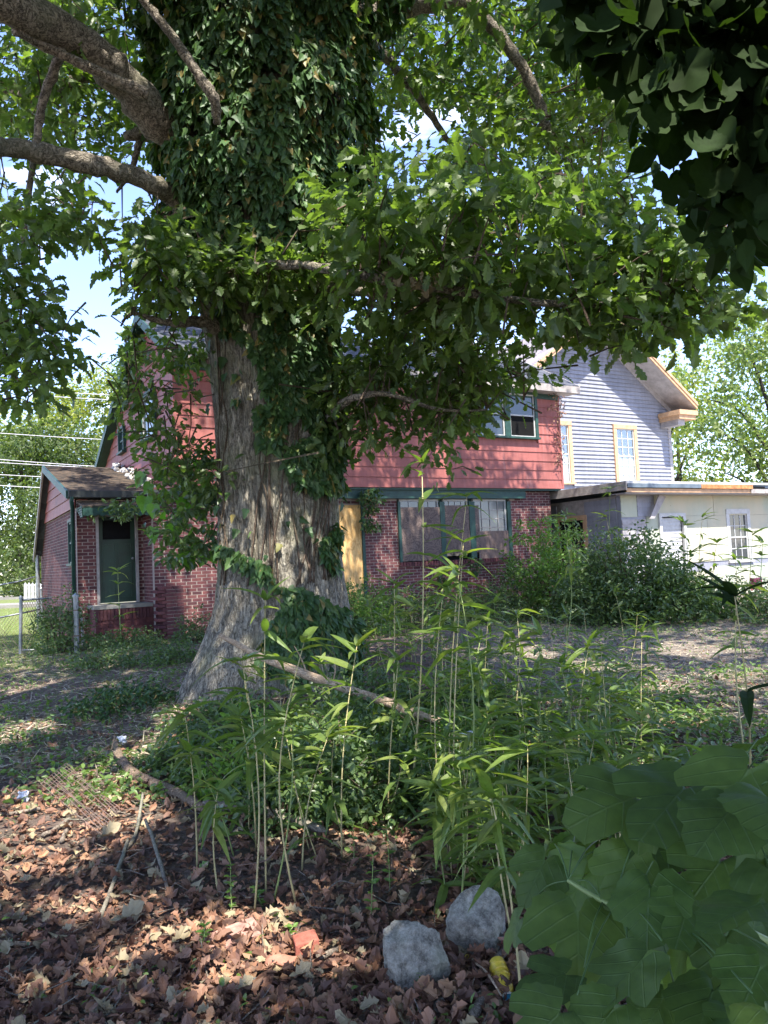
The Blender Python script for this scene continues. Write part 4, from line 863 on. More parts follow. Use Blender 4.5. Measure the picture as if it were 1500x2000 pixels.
twigs(Cc[:2600]); tw.build('twigs', M['twig'], oak, kind='stuff')
def cluster_leaves(C, S, per, spread, up=.9, droop=-.35):
    n = len(C) * per; c = np.repeat(C, per, 0); s = np.repeat(S, per) * rng.uniform(.7, 1.2, n)
    d = rdir(n); d[:, 2] *= .55; pos = c + d * (np.repeat(np.broadcast_to(spread, (len(C),)), per) * rng.random(n) ** .6)[:, None]
    tip = d + rng.normal(size=(n, 3)) * .5; tip[:, 2] += droop; nn_ = rng.normal(size=(n, 3)) * .55; nn_[:, 2] += up
    return pos, nrm(tip), nrm(nn_), s
pz, tp_, nn_, ss = cluster_leaves(Cc, Cs, 14, .38)
k = sunfree(pz) | (pz[:, 2] < 2.5); pz, tp_, nn_, ss = pz[k], tp_[k], nn_[k], ss[k]
low = pz[:, 1] < 9.2
foliage(oak, OAK, pz[low], tp_[low], nn_[low], ss[low], M['oakleaf_low'], 280, 'leaf', 'crown')
foliage(oak, OAKLO, pz[~low], tp_[~low], nn_[~low], ss[~low], M['oakleaf'], 0, restname='crown')
pz, tp_, nn_, ss = cluster_leaves(up, np.full(len(up), .34), 9, .5)
k = sunfree(pz); foliage(oak, SMALL, pz[k], tp_[k], nn_[k], ss[k], M['oakleaf'], 0, restname='crown')

# brown dead leaves hanging in the low branch
dl = thing('dead_leaf_cluster', 'cluster of curled pale brown dead leaves hanging in the low oak branch', 'leaves', tuple(P(822, 535, 6.7)))
n = 16; pp = P(822, 540, 6.7) + rng.normal(size=(n, 3)) * np.array([.11, .05, .035]); leaf_objs('leaf', LIT, pp, nrm(np.array([0, 0, -1]) + rng.normal(size=(n, 3)) * .3), rdir(n), .13, M['pale_leaf'], dl)

# ------------------------------------------------------------------ ivy on the trunk
ivy = thing('ivy', 'dense dark ivy climbing the oak trunk and hiding its upper half', 'vine', (float(tx[0]), 8.4, .2))
n = 70000; th = rng.uniform(pi, 2 * pi, n); zc = rng.uniform(zr[1], 8.9, n)
r = np.interp(zc, zr, rr_); cx = np.interp(zc, zr, xr_); base = np.stack([cx + r * np.cos(th), 9.35 + r * np.sin(th) * .95, zc], -1)
px, py, _ = proj(base)
lump = vnoise(np.stack([np.cos(th) * 2.2 + 9, np.sin(th) * 2.2 + 9, zc * 1.3 + 9], -1)); fine = vnoise(np.stack([px / 28, py / 28, px * 0 + 5], -1)); mid = vnoise(np.stack([px / 70 + 3, py / 70, px * 0 + 2], -1))
W_ = np.interp(py, [0, 100, 250, 400, 500, 560, 600], [.6, .5, .4, .34, .22, .06, .02])
def poly(px, py, pts):
    pts = np.array(pts, float); ins = np.zeros(len(px), bool); j = len(pts) - 1
    for i in range(len(pts)):
        xi, yi = pts[i]; xj, yj = pts[j]
        c = ((yi > py) != (yj > py)) & (px < (xj - xi) * (py - yi) / (yj - yi + 1e-9) + xi); ins ^= c; j = i
    return ins
cov = py < 560
cov |= poly(px, py, [(395, 540), (660, 540), (665, 880), (640, 965), (585, 950), (560, 880), (610, 840), (570, 810), (520, 780), (505, 700), (470, 660), (440, 650), (430, 600), (455, 570), (420, 560)]) & (mid + .4 * fine > .33)
cov &= ~(poly(px, py, [(455, 570), (505, 575), (512, 700), (490, 660), (470, 640)]) & (fine < .8))
cov |= poly(px, py, [(500, 790), (560, 800), (545, 880), (510, 880)]) & (mid > .3)
cov |= poly(px, py, [(430, 720), (470, 720), (470, 800), (440, 810)]) & (fine > .6)
cov |= poly(px, py, [(555, 880), (640, 900), (665, 960), (600, 945), (560, 920)])
cov |= poly(px, py, [(615, 1000), (650, 1000), (650, 1120), (630, 1100), (610, 1050)]) & (mid > .4)
cov |= poly(px, py, [(430, 1060), (500, 1090), (560, 1130), (640, 1180), (690, 1200), (690, 1330), (560, 1330), (500, 1300), (530, 1220), (560, 1160), (430, 1075)]) & (mid + .3 * fine > .52)
cov |= (px > 640) & (py < 900) & (py > 500) & (fine > .35)
cov |= (rng.random(n) < .006) & (py < 1100)
dens = np.where(py < 560, .62, .5); cov &= rng.random(n) < dens * np.where(py < 540, np.where(fine * .6 + mid * .4 < .34, .25, 1.1), 1)
base, th, zc, lump, W2, py2 = base[cov], th[cov], zc[cov], lump[cov], W_[cov], py[cov]
out = np.stack([np.cos(th), np.sin(th), np.zeros(len(th))], -1)
thick = np.where(py2 < 560, W2, .02) * (.25 + 1.1 * lump) * rng.random(len(th)) ** .35 + .03 + .03 * rng.random(len(th))
side = np.abs(np.cos(th)) ; pos = base + out * (thick * (.6 + .6 * side))[:, None]; N_ = len(pos)
tip = np.stack([rng.normal(size=N_) * .5, rng.normal(size=N_) * .3, -1 + rng.normal(size=N_) * .35], -1) + out * .35; nm_ = out + rng.normal(size=(N_, 3)) * .5 + np.array([0, 0, .35])
print('ivy leaves', N_)
foliage(ivy, IVY, pos, nrm(tip), nrm(nm_), rng.uniform(.08, .165, N_), M['ivy'], 280, 'leaf', 'foliage')
b = MB()
for i in range(16):   # creeping stems
    x0 = rng.uniform(430, 660); pts = []
    for k in range(9):
        py_ = 1150 - k * 80 - rng.uniform(0, 20); x0 += rng.normal() * 9
        zq = P(x0, py_, 8.6)[2]; rq = np.interp(zq, zr, rr_); cq = np.interp(zq, zr, xr_); xx = np.clip((P(x0, py_, 8.7)[0] - cq) / rq, -.95, .95); a_ = -math.acos(xx)
        pts.append((cq + (rq + .02) * cos(a_), 9.35 + (rq + .02) * sin(a_) * .95, zq))
    b.tube(smooth_path(pts, 3) - np.array(ivy.location), np.linspace(.012, .005, 25), 5)
b.build('stem', M['twig'], ivy, True)

# ================================================================== SHRUBS, VINES, GROUND PLANTS
def shrub(name, label, cat, loc, rad, h, n, T, size, m, group=None, stems=8, parts=0, up=.6, hollow=.25, mstem='twig', smooth=False, droop=-.1, gapcheck=True):
    x, y = loc; g = float(gz(x, y)); t = thing(name, label, cat, (x, y, g), 0, group)
    b = MB(); tips = []
    for i in range(stems):
        a = rng.uniform(0, 2 * pi); q = rng.uniform(.3, .95); e = np.array([cos(a) * rad * q, sin(a) * rad * q, h * rng.uniform(.55, 1.0)])
        pts = smooth_path([(e[0] * .08, e[1] * .08, -.05), (e[0] * .4 + rng.normal() * .04, e[1] * .4, e[2] * .45), e], 3); b.tube(pts, np.linspace(.009 * max(h, .5) + .002, .002, len(pts)), 5); tips.append(pts)
    b.build('stem', M[mstem], t, True)
    ncl = max(n // 14, 1); v = rdir(ncl); v[:, 2] = np.abs(v[:, 2]); rr = rng.uniform(hollow, 1, ncl) ** .6
    lump = .75 + .5 * vnoise(v * 2.2 + x + 20)
    C = v * rr[:, None] * np.array([rad, rad, h]) * lump[:, None]; C[:, 2] = np.maximum(C[:, 2], .03)
    p, tp, nn, s = cluster_leaves(C, np.full(ncl, size), 14, size * 2.2, up, droop)
    base = np.array([x, y, g]); p[:, 2] = np.maximum(p[:, 2], .01)
    foliage(t, T, p + base, tp, nn, s, m, parts, 'leaf', 'foliage', smooth=smooth)
    return t
# honeysuckle and privet round the oak's foot
SG = 'low leafy shrubs crowding round the foot of the oak'
shr = [((620, 1290), .75, .9), ((560, 1330), .55, .6), ((700, 1240), .8, .8), ((480, 1300), .4, .35), ((760, 1200), .9, .5), ((850, 1190), .9, .45), ((430, 1420), .5, .3), ((520, 1470), .5, .4), ((600, 1520), .45, .5), ((700, 1500), .5, .55), ((640, 1590), .4, .45), ((560, 1600), .38, .4),
       ((480, 1560), .35, .4), ((740, 1600), .35, .35), ((820, 1560), .45, .4), ((420, 1520), .3, .25), ((780, 1420), .5, .45), ((880, 1480), .45, .4), ((940, 1420), .5, .45), ((700, 1400), .5, .5), ((360, 1500), .28, .2)]
SW = ['right against the ivy at the foot of the oak', 'in front of the oak trunk, above the pale fallen branch', 'just right of the oak trunk below the plywood door', 'at the upper end of the pale fallen branch', 'behind the thicket, between the oak and the boarded windows', 'behind the tall canes below the boarded windows', 'on the oak roots at the left end of the thicket',
      'below the upper end of the pale fallen branch', 'under the middle of the pale fallen branch', 'below the lower half of the pale fallen branch', 'low in front of the thicket among the thin canes', 'at the front edge of the thicket behind the lit cane', 'at the front left edge of the thicket', 'at the front edge of the thicket below the tallest cane', 'round the base of the tallest cane',
      'near the weathered broken branch left of the thicket', 'at the lower end of the pale fallen branch', 'beside the white plastic scrap among the canes', 'behind the bamboo clump beside the bare yard', 'right behind the middle of the pale fallen branch', 'smallest of its kind, beside the broken branch at the left']
for i, ((px, py), rad, h) in enumerate(shr):
    q = G(px, py); lab = ('bright' if i % 5 == 2 else 'dark') + ' green small-leaved shrub ' + SW[i]
    shrub('shrub', lab, 'shrub', (q[0], q[1]), rad * 1.1, h * (1.25 if py < 1330 else .95), int(1150 * rad * rad * 4 + 500), OVAL, .055, M['shrub_light'] if i % 5 == 2 else M['shrub'], SG, 12)
# shrubs by the porch and along the house
for (px, py, rad, h, n, lab) in [(120, 1275, .55, 1.15, 2600, 'dark bush swallowing the chain-link fence left of the porch'), (250, 1262, .8, .3, 1500, 'low weeds growing in front of the porch step'), (210, 1300, .7, .28, 1200, 'low dark weeds between the leaning post and the oak'), (340, 1290, .6, .3, 1100, 'low weeds at the foot of the brick pier'), (95, 1262, .4, .8, 1200, 'loose bush between the gate post and the leaning pipe'),
                                 (380, 1255, .4, .6, 900, 'bush between the brick pier and the oak trunk')]:
    q = G(px, py); shrub('bush', lab, 'bush', (q[0], q[1]), rad, h, n, OVAL, .055, M['shrub'], None, 10)
q = G(250, 1385); shrub('bush', 'dark low periwinkle patch left of the oak roots', 'bush', (q[0], q[1]), .75, .25, 1500, OVAL, .06, M['ivy'], None, 8)
for i, (px, py, Yb, rad, h, n, lab) in enumerate([(820, 1215, 15.2, 1.2, .7, 2600, 'grey-green weeds below the boarded window, nearest the plywood door'), (930, 1212, 15.6, 1.2, .75, 2600, 'grey-green weeds below the middle of the boarded windows'), (1010, 1205, 16, 1.1, 1.0, 2600, 'weeds at the right brick corner of the red house'),
                                              (1080, 1215, 16.2, 1.0, 2.1, 4200, 'tall light green sapling bush at the right corner of the red house'), (1180, 1215, 14.6, 1.0, 1.3, 3600, 'low dark bush left of the big broad bush'), (1240, 1218, 14.4, 1.35, 1.75, 7000, 'big broad bush in front of the flat-roofed addition'),
                                              (1330, 1220, 14.2, 1.0, 1.1, 3200, 'dark bush right of the big broad bush'), (1420, 1212, 14.6, 1.0, .8, 2400, 'low bush below the white window at the right edge'), (1500, 1222, 13.5, .9, .7, 1800, 'low bush cut by the right edge of the photo'), (700, 1225, 14.6, 1.0, .8, 2400, 'weeds at the foot of the plywood door'), (1120, 1185, 17.2, .9, 2.0, 3000, 'tall dark bush by the door opening of the addition')]):
    q = P(px, py, Yb); shrub('bush', lab, 'bush', (q[0], Yb), rad, h, n, OVAL, .085 if h > 1 else .06, M['shrub_light'] if i == 3 else M['shrub'], None, 14)

# pale vine leaves reaching over the porch roof
vn = thing('vine', 'light green broad-leaved vine trailing over the porch canopy from the oak', 'vine', tuple(P(330, 1000, 9.5)))
vp = [(295, 945), (310, 925), (330, 960), (285, 970), (300, 985), (345, 985), (350, 1000), (320, 1000), (370, 970), (300, 1030), (340, 1025), (375, 1040), (395, 1060), (360, 1080), (400, 1085), (280, 925), (410, 1075), (385, 1000), (400, 930), (390, 900), (415, 960)]
pts = np.array([P(x, y, rng.uniform(9.3, 10)) for x, y in vp]); n = len(pts)
leaf_objs('leaf', VINE, pts, nrm(np.array([0, -.2, -1]) + rng.normal(size=(n, 3)) * .5), nrm(np.array([0, -.8, .5]) + rng.normal(size=(n, 3)) * .3), rng.uniform(.14, .26, n), M['vine_light'], vn)
Cq, Sq = clusters([(270, 900, 430, 1010, 9, 10.5, 34, .11), (300, 990, 430, 1100, 9, 10, 34, .11), (160, 970, 310, 1010, 14.3, 14.8, 26, .1), (370, 880, 425, 1000, 9, 9.6, 22, .1)])
p, t_, n_, s_ = cluster_leaves(Cq, Sq, 13, .17); foliage(vn, OVAL, p, t_, n_, s_, M['shrub'], 0)
b = MB(); b.tube(smooth_path([P(430, 1010, 9.2), P(400, 1060, 9.4), P(350, 1020, 9.6), P(300, 940, 9.7)], 4) - np.array(vn.location), .008, 5); b.tube(smooth_path([P(430, 900, 9.2), P(380, 930, 9.4), P(330, 990, 9.6), P(270, 980, 9.7)], 4) - np.array(vn.location), .007, 5); b.build('stem', M['twig'], vn, True)
def wall_ivy(label, specs, size=.09, m='ivy', per=12):
    Cq, Sq = clusters(specs); t = thing('ivy', label, 'vine', tuple(Cq[0])); p, t_, n_, s_ = cluster_leaves(Cq, np.full(len(Cq), size), per, .14, .4, -.6)
    foliage(t, IVY, p, t_, n_, s_, M[m], 0); b = MB()
    o_ = np.argsort(-Cq[:, 2]); b.tube(smooth_path(Cq[o_][:: max(len(Cq) // 8, 1)], 3) - np.array(t.location), .008, 5); b.build('stem', M['twig'], t, True)
wall_ivy('ivy hanging over the left gable rake of the red house', [(240, 640, 300, 720, 17.0, 18, 40, .1), (228, 690, 275, 780, 18, 19.5, 46, .1), (225, 740, 260, 800, 18.5, 20.5, 24, .1)], .15, 'shrub')
wall_ivy('ivy hanging beside the plywood door on the brick front', [(706, 955, 745, 1000, 17.0, 17.3, 24, .1), (712, 990, 738, 1040, 17.1, 17.4, 16, .1)])
wall_ivy('sparse dry vine on the right corner of the red house', [(1075, 765, 1098, 830, 19.8, 20.1, 16, .1), (1083, 830, 1100, 910, 19.9, 20.2, 10, .1)], .06, 'litter', 9)
wall_ivy('ivy creeping up the brick below the boarded windows', [(985, 1080, 1010, 1150, 18.8, 19, 14, .1), (920, 1090, 935, 1130, 18.3, 18.5, 8, .1), (860, 1110, 880, 1150, 18.2, 18.3, 8, .1)])

# ------------------------------------------------------------------ bamboo
def cane(base, top, nodes, label, group=None, lsize=.2, lm='bamboo_leaf', r=.006, cat='bamboo', T=BLADE, topleaf=4, frac=.35, per=2, lean=.0, parts=True):
    base = np.array(base, float); top = np.array(top, float); L_ = np.linalg.norm(top - base)
    t = thing('bamboo_cane', label, cat, tuple(base), 0, group)
    b = MB(); n = 9; s = np.linspace(0, 1, n)[:, None]; bow = np.array([rng.normal() * .035, rng.normal() * .035, 0]) * L_
    pts = base + (top - base) * s + bow * np.sin(s * pi); rad = np.linspace(r, r * .35, n); b.tube(pts - base, rad, 6)
    for q in np.linspace(.12, .9, 7):
        i = q * (n - 1); p0 = pts[int(i)] + (pts[min(int(i) + 1, n - 1)] - pts[int(i)]) * (i % 1); b.tube([p0 - base - (0, 0, .006), p0 - base, p0 - base + (0, 0, .006)], [r * .6, r * 1.3 * (1 - q * .5), r * .6], 6)
    b.build('cane', M['cane'] if rng.random() < .75 else M['cane_green'], t, True)
    lp, lt = [], []
    for q in np.linspace(1 - frac, .97, nodes):
        for k in range(per):
            a = rng.uniform(0, 2 * pi); i = q * (n - 1); j = min(int(i), n - 2); p0 = pts[j] + (pts[j + 1] - pts[j]) * (i - j); lp.append(p0); lt.append((cos(a), sin(a), rng.uniform(-.1, .7)))
    for k in range(topleaf): a = rng.uniform(0, 2 * pi); lp.append(pts[-1]); lt.append((cos(a) * .9, sin(a) * .9, rng.uniform(.2, 1.0)))
    lp = np.array(lp); lt = nrm(np.array(lt)); nn = np.cross(np.cross(lt, [0, 0, 1.]), lt) + rng.normal(size=lp.shape) * .25; ls = rng.uniform(.65, 1.15, len(lp)) * lsize
    if parts: leaf_objs('leaf', T, lp, lt, nn, ls, M[lm], t)
    else: batch('leaves', BLADELO, lp - base, lt, nn, ls, M[lm], t, 'stuff')
    return t
lst = [(497, 1785, 472, 1290), (520, 1755, 518, 1172), (532, 1772, 572, 1400), (580, 1775, 594, 1255), (427, 1750, 425, 1545), (668, 1680, 697, 1262), (757, 1610, 778, 1290), (802, 1580, 824, 905), (868, 1650, 866, 1150), (886, 1655, 905, 1060), (877, 1600, 912, 970), (893, 1700, 893, 1120),
       (900, 1780, 897, 1500), (1003, 1850, 955, 1540), (952, 1600, 958, 1390), (1092, 1330, 1100, 1010), (1000, 1420, 1010, 1200), (590, 1700, 640, 1440), (385, 1700, 360, 1390), (1130, 1500, 1150, 1260), (1455, 1480, 1440, 1150), (1180, 1560, 1190, 1360), (1222, 1790, 1215, 1540),
       (1020, 1980, 960, 1560), (765, 1480, 770, 1140), (930, 1500, 938, 1250), (1068, 1540, 1055, 1240), (500, 1660, 470, 1400)]
desc = ['tall', 'slender', 'straight', 'thin', 'leaning']
rank = {}
for i, (a, b_, c, d) in enumerate(lst):
    rank.setdefault(('tall' if b_ - d > 450 else ('half-height' if b_ - d > 280 else 'short'), 'left' if a < 620 else ('middle' if a < 960 else 'right')), []).append((a, i)) if i not in (0, 4, 7, 20) else None
ORD = ['leftmost', 'second from the left', 'third from the left', 'fourth from the left', 'fifth from the left', 'sixth from the left', 'seventh from the left', 'eighth from the left']
for i, (a, b_, c, d) in enumerate(lst):
    q = G(a, b_); ytop = q[1] + rng.normal() * .06; top = P(c, d, ytop); hgt = 'tall' if b_ - d > 450 else ('half-height' if b_ - d > 280 else 'short')
    side_ = 'left' if a < 620 else ('middle' if a < 960 else 'right')
    if i in (7,): lab = 'tallest bamboo cane, rising in front of the brick wall to the red siding'
    elif i == 0: lab = 'bamboo cane rooted in the sunlit leaves at the lower left of the thicket'
    elif i == 4: lab = 'short leafless-topped bamboo cane nearest the forked dead sticks'
    elif i == 20: lab = 'bamboo cane with dark leaves standing against the pale building at the right edge'
    else:
        rk = sorted(rank[(hgt, side_)]); pos_ = [k for k, (_, j) in enumerate(rk) if j == i][0]; pos_ = ORD[pos_] if len(rk) > 1 else 'only one'
        lab = '%s of the %s pale bamboo canes in the %s of the thicket' % (pos_, hgt, side_)
    cane(q, top, 5 if i % 3 else 7, lab, ('%s bamboo canes, %s of the thicket' % (hgt, side_)) if i not in (7, 0, 4, 20) else None, min(.26, .17 + .02 * q[1] / 2), r=.0055 if q[1] < 5 else .008)
for i in range(82):
    px = rng.uniform(850, 1290); py = rng.uniform(1360, 1790) - abs(px - 950) * .25; q = G(px, py); h = rng.uniform(.35, .95) * (1.15 if py < 1600 else .8)
    cane(q, q + np.array([rng.normal() * .08, rng.normal() * .08, h]), 5, ['short leafy bamboo shoot in the dense clump right of the tall canes', 'short leafy bamboo shoot by the pointed boulder at the near end of the clump', 'short leafy bamboo shoot at the yard end of the clump, beyond the mulberry leaves'][1 if py > 1640 else (2 if px > 1110 else 0)], 'short leafy bamboo shoots in the dense clump', .19, r=.004, frac=.85, per=3, topleaf=3, parts=i < 60)
for i in range(36):
    px = rng.uniform(430, 960); py = rng.uniform(1440, 1690) - (0 if px < 800 else 60); q = G(px, py); h = rng.uniform(.3, .75)
    cane(q, q + np.array([rng.normal() * .1, rng.normal() * .1, h]), 4, 'arching bamboo shoot among the shrubs in front of the fallen log', 'arching bamboo shoots in front of the fallen log', .21, r=.004, frac=.8, per=2, topleaf=3, parts=i < 36)
for i, (a, b_, c, d, Yb) in enumerate([(237, 1245, 230, 1115, 13.8), (1190, 1190, 1192, 955, 15), (1330, 1200, 1335, 1020, 14.5), (1370, 1200, 1372, 1010, 14.5), (1398, 1200, 1400, 1060, 14.2), (1180, 1200, 1184, 1010, 15.5), (1460, 1200, 1470, 1040, 14), (1345, 1200, 1350, 1080, 14), (1440, 1210, 1436, 1090, 14), (1480, 1210, 1490, 1060, 13.8), (1290, 1200, 1290, 1080, 14.6)]):
    bq = P(a, b_, Yb); bq[2] = float(gz(bq[0], bq[1])); tq = P(c, d, Yb)
    cane(bq, tq, 6, 'young bamboo growing in front of the green porch door' if i == 0 else 'thin bamboo cane in front of the pale unfinished wall', None if i == 0 else 'thin bamboo canes before the pale wall', .3, r=.009, frac=.75, per=3, parts=False)
q0 = P(1455, 1480, 4.9)
# large near leaves on a cane at the right
nc = cane(G(1460, 1620), P(1435, 1165, 3.6), 2, 'bamboo cane with large leaves coloured dark as if backlit at the right edge', None, .3, 'hang_dark', r=.007, topleaf=5)  # bamboo leaves in the darkened leaf colour, to look backlit
for i in range(30):
    px = rng.uniform(700, 1000); py = rng.uniform(1240, 1420); q = G(px, py); h = rng.uniform(.5, .95)
    cane(q, q + np.array([rng.normal() * .12, rng.normal() * .12, h]), 5, 'arching bamboo shoot behind the fallen log, before the bare yard', 'arching bamboo shoots behind the fallen log', .24, r=.004, frac=.8, per=2, parts=False)
tb = thing('bamboo_clump', 'tangle of fallen bamboo leaves lying over the ground under the clump', 'bamboo', (1.0, 5, 0)); n = 900
pp = np.stack([rng.uniform(.2, 2.2, n), rng.uniform(3.9, 7.2, n), np.zeros(n)], -1); pp[:, 2] = gz(pp[:, 0], pp[:, 1]) + rng.uniform(.02, .35, n); tt = rdir(n); tt[:, 2] = rng.uniform(-.1, .5, n)
foliage(tb, BLADELO, pp, nrm(tt), nrm(rdir(n) + np.array([0, 0, 1.2])), rng.uniform(.12, .22, n), M['bamboo_leaf'], 0)

# ------------------------------------------------------------------ mulberry sapling, lower right foreground
ms = thing('mulberry_sapling', 'mulberry sapling with large lobed leaves filling the lower right corner', 'sapling', (1.25, 1.35, 0))
ml = [(1130, 1730, 1.55, 300), (1060, 1690, 1.6, 170), (1230, 1560, 1.5, 260), (1330, 1545, 1.45, 300), (1450, 1520, 1.3, 300), (1130, 1800, 1.4, 270), (1400, 1690, 1.4, 270), (1270, 1740, 1.35, 250), (1240, 1890, 1.2, 270), (1095, 1905, 1.3, 200), (1085, 1985, 1.15, 230), (1340, 1780, 1.3, 200),
      (1470, 1770, 1.15, 280), (1390, 1940, 1.2, 230), (1480, 1900, 1.1, 230), (1190, 1980, 1.15, 200), (1290, 1960, 1.25, 180), (1225, 1690, 1.45, 190), (1480, 1630, 1.3, 230), (1340, 1620, 1.5, 220), (1150, 1620, 1.7, 170), (1420, 1590, 1.25, 240), (1180, 1850, 1.45, 180), (1330, 1860, 1.35, 190),
      (1420, 1840, 1.3, 200), (1290, 1650, 1.55, 200), (1010, 1800, 1.6, 130), (1380, 1500, 1.6, 200), (1470, 1450, 1.6, 200), (1500, 1980, 1.0, 200), (1120, 1660, 1.7, 140), (1500, 1700, 1.25, 220), (1440, 1990, 1.15, 180), (1220, 1780, 1.5, 180), (1500, 1560, 1.2, 240), (1350, 1740, 1.5, 160)]
br = [np.array([1.30, 1.35, 0]), np.array([1.22, 1.4, .5]), P(1500, 1840, 1.4), P(1330, 1800, 1.4), P(1200, 1770, 1.42), P(1110, 1720, 1.5)]
br2 = [np.array([1.30, 1.35, 0]), np.array([1.3, 1.4, .6]), P(1520, 1640, 1.4), P(1380, 1600, 1.45), P(1250, 1600, 1.5)]
MS = np.array(ms.location); b = MB(); sk = []
for bb in (br, br2): w = smooth_path(bb, 5); sk.append(w); b.tube(w - MS, np.linspace(.011, .004, len(w)), 8)
b.build('branch', M['cane_green'], ms, True); sk = np.concatenate(sk); b = MB()
for i, (x, y, Yd, wpx) in enumerate(ml):
    c = P(x, y, Yd); s = wpx / 1500 * Yd * rng.uniform(.6, .76); j = np.linalg.norm(sk - c, axis=1).argmin()
    tdir = c - sk[j]; tdir = nrm(tdir * np.array([1, .6, .3]) + np.array([-.35, -.25, -.12]) * .3 + rng.normal(size=3) * .08); tdir[2] = min(tdir[2], .1) - .15; tdir = nrm(tdir)
    nn = nrm(np.array([rng.normal() * .28, -.35 + rng.normal() * .28, .9])); pos = c - tdir * s * .42
    leaf_objs('leaf', MUL, pos[None], tdir[None], nn[None], [s], M['mulberry'], ms, True)
    b.tube(smooth_path([sk[j], (sk[j] + pos) / 2 + np.array([0, 0, .015]), pos], 3) - MS, .0015, 5)
b.build('petiole', M['green_stem'], ms, True)
n = 60; px = rng.uniform(1150, 1560, n); py = rng.uniform(1760, 2100, n); Yd = rng.uniform(1.7, 2.6, n); pp = PV(px, py, Yd); k = pp[:, 2] > .1
leaf_objs('leaf', MUL, pp[k], nrm(rng.normal(size=(k.sum(), 3)) + np.array([0, 0, -.3])), nrm(rng.normal(size=(k.sum(), 3)) * .35 + np.array([0, -.3, 1])), rng.uniform(.1, .16, k.sum()), M['mulberry'], ms, True)

# ------------------------------------------------------------------ overhanging tree, top right, its trunk beside the camera
ot = thing('overhanging_tree', 'near tree whose dark broad leaves hang into the top right corner', 'tree', (3.4, .6, 0)); OTL = np.array(ot.location)
b = MB(); w = smooth_path([(3.4, .6, -.2), (3.35, .7, 1.5), (3.2, .9, 3.0), (2.7, 1.4, 4.2), (2.2, 2.0, 4.8)], 6); b.tube(w - OTL, np.linspace(.16, .06, len(w)), 14); b.build('trunk', M['limb'], ot, True)
brs = []
for pts in ([(3.2, .9, 3.0), P(1560, -80, 2.4), P(1420, 60, 2.6), P(1330, 200, 2.7), P(1300, 320, 2.7)], [(3.3, .8, 2.3), P(1620, 150, 2.3), P(1500, 250, 2.5), P(1440, 380, 2.6)], [(2.7, 1.4, 4.2), P(1350, -100, 2.9), P(1230, 30, 3.0), P(1150, 110, 3.1)], [(3.2, .9, 3.0), P(1560, 30, 2.5), P(1480, 140, 2.6), P(1400, 260, 2.7), P(1385, 300, 2.7)]):
    w = smooth_path([np.array(p) for p in pts], 5); brs.append(w); b = MB(); b.tube(w - OTL, np.linspace(.02, .004, len(w)), 7); b.build('branch', M['twig'], ot, True)
n = 2100; px = rng.uniform(1060, 1540, n); py = rng.uniform(-80, 500, n); 
bound = np.interp(px, [1080, 1130, 1200, 1260, 1300, 1350, 1400, 1450, 1500, 1540], [20, 90, 170, 235, 280, 315, 375, 425, 455, 465])
k = (py < bound + rng.normal(size=n) * 12 - 40) & ~(((px - 1345) / 42) ** 2 + ((py - 290) / 45) ** 2 < 1) & ~((px < 1250) & (py > 60) & (rng.random(n) < .72)) ; px, py = px[k], py[k]
px = np.concatenate([px, [1180, 1195, 1165, 1215, 1240, 1250, 1228, 1300, 1310]]); py = np.concatenate([py, [90, 100, 120, 110, 70, 240, 220, 345, 330]])
n = len(px); pp = PV(px, py, rng.uniform(2.3, 3.2, n)); tt = nrm(np.array([-.15, -.35, -.9]) + rng.normal(size=(n, 3)) * .35); nn = nrm(np.array([0, .75, .5]) + rng.normal(size=(n, 3)) * .4)
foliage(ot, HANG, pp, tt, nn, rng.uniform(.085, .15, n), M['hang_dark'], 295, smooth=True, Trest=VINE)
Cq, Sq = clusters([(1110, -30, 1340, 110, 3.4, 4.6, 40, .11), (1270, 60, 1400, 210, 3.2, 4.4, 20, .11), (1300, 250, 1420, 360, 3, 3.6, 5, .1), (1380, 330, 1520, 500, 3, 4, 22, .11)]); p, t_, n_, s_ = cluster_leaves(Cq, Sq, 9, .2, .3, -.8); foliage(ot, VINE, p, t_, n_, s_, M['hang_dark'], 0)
n = 3000; v = rdir(n); shade_cover = np.array([1.9, .6, 5.5]) + v * (rng.random(n) ** .4)[:, None] * np.array([2.9, 2.8, .9]); px, py, z = proj(shade_cover); k = ~((px > -40) & (px < 1540) & (py > -30) & (z > 0)) & (shade_cover[:, 2] > 3.9) & sunfree(shade_cover); shade_cover = shade_cover[k]  # unseen leaf cover added overhead to keep sun off the hanging leaves
v = rdir(1300); sky_block = np.array([2.3, .9, 3.5]) + v * (rng.random(1300) ** .4)[:, None] * np.array([1.9, 1.5, 1.5]); px, py, z = proj(sky_block); k = ~((px > -60) & (px < 1570) & (py > -60) & (z > 0)) & (sky_block[:, 2] > 2.1) & (np.linalg.norm(sky_block - CC, axis=1) > 1.2); shade_cover = np.concatenate([shade_cover, sky_block[k]])  # more unseen clusters, added to block sky light from behind the camera
p, t_, n_, s_ = cluster_leaves(shade_cover, np.full(len(shade_cover), .2), 6, .3); px, py, z = proj(p); k = ~((px > 0) & (px < 1500) & (py > 0) & (z > 0) & (z < 2.2)); p, t_, n_, s_ = p[k], t_[k], n_[k], s_[k]; k = sunfree(p); foliage(ot, SMALL, p[k], t_[k], n_[k], s_[k], M['hang_dark'], 0, restname='crown')

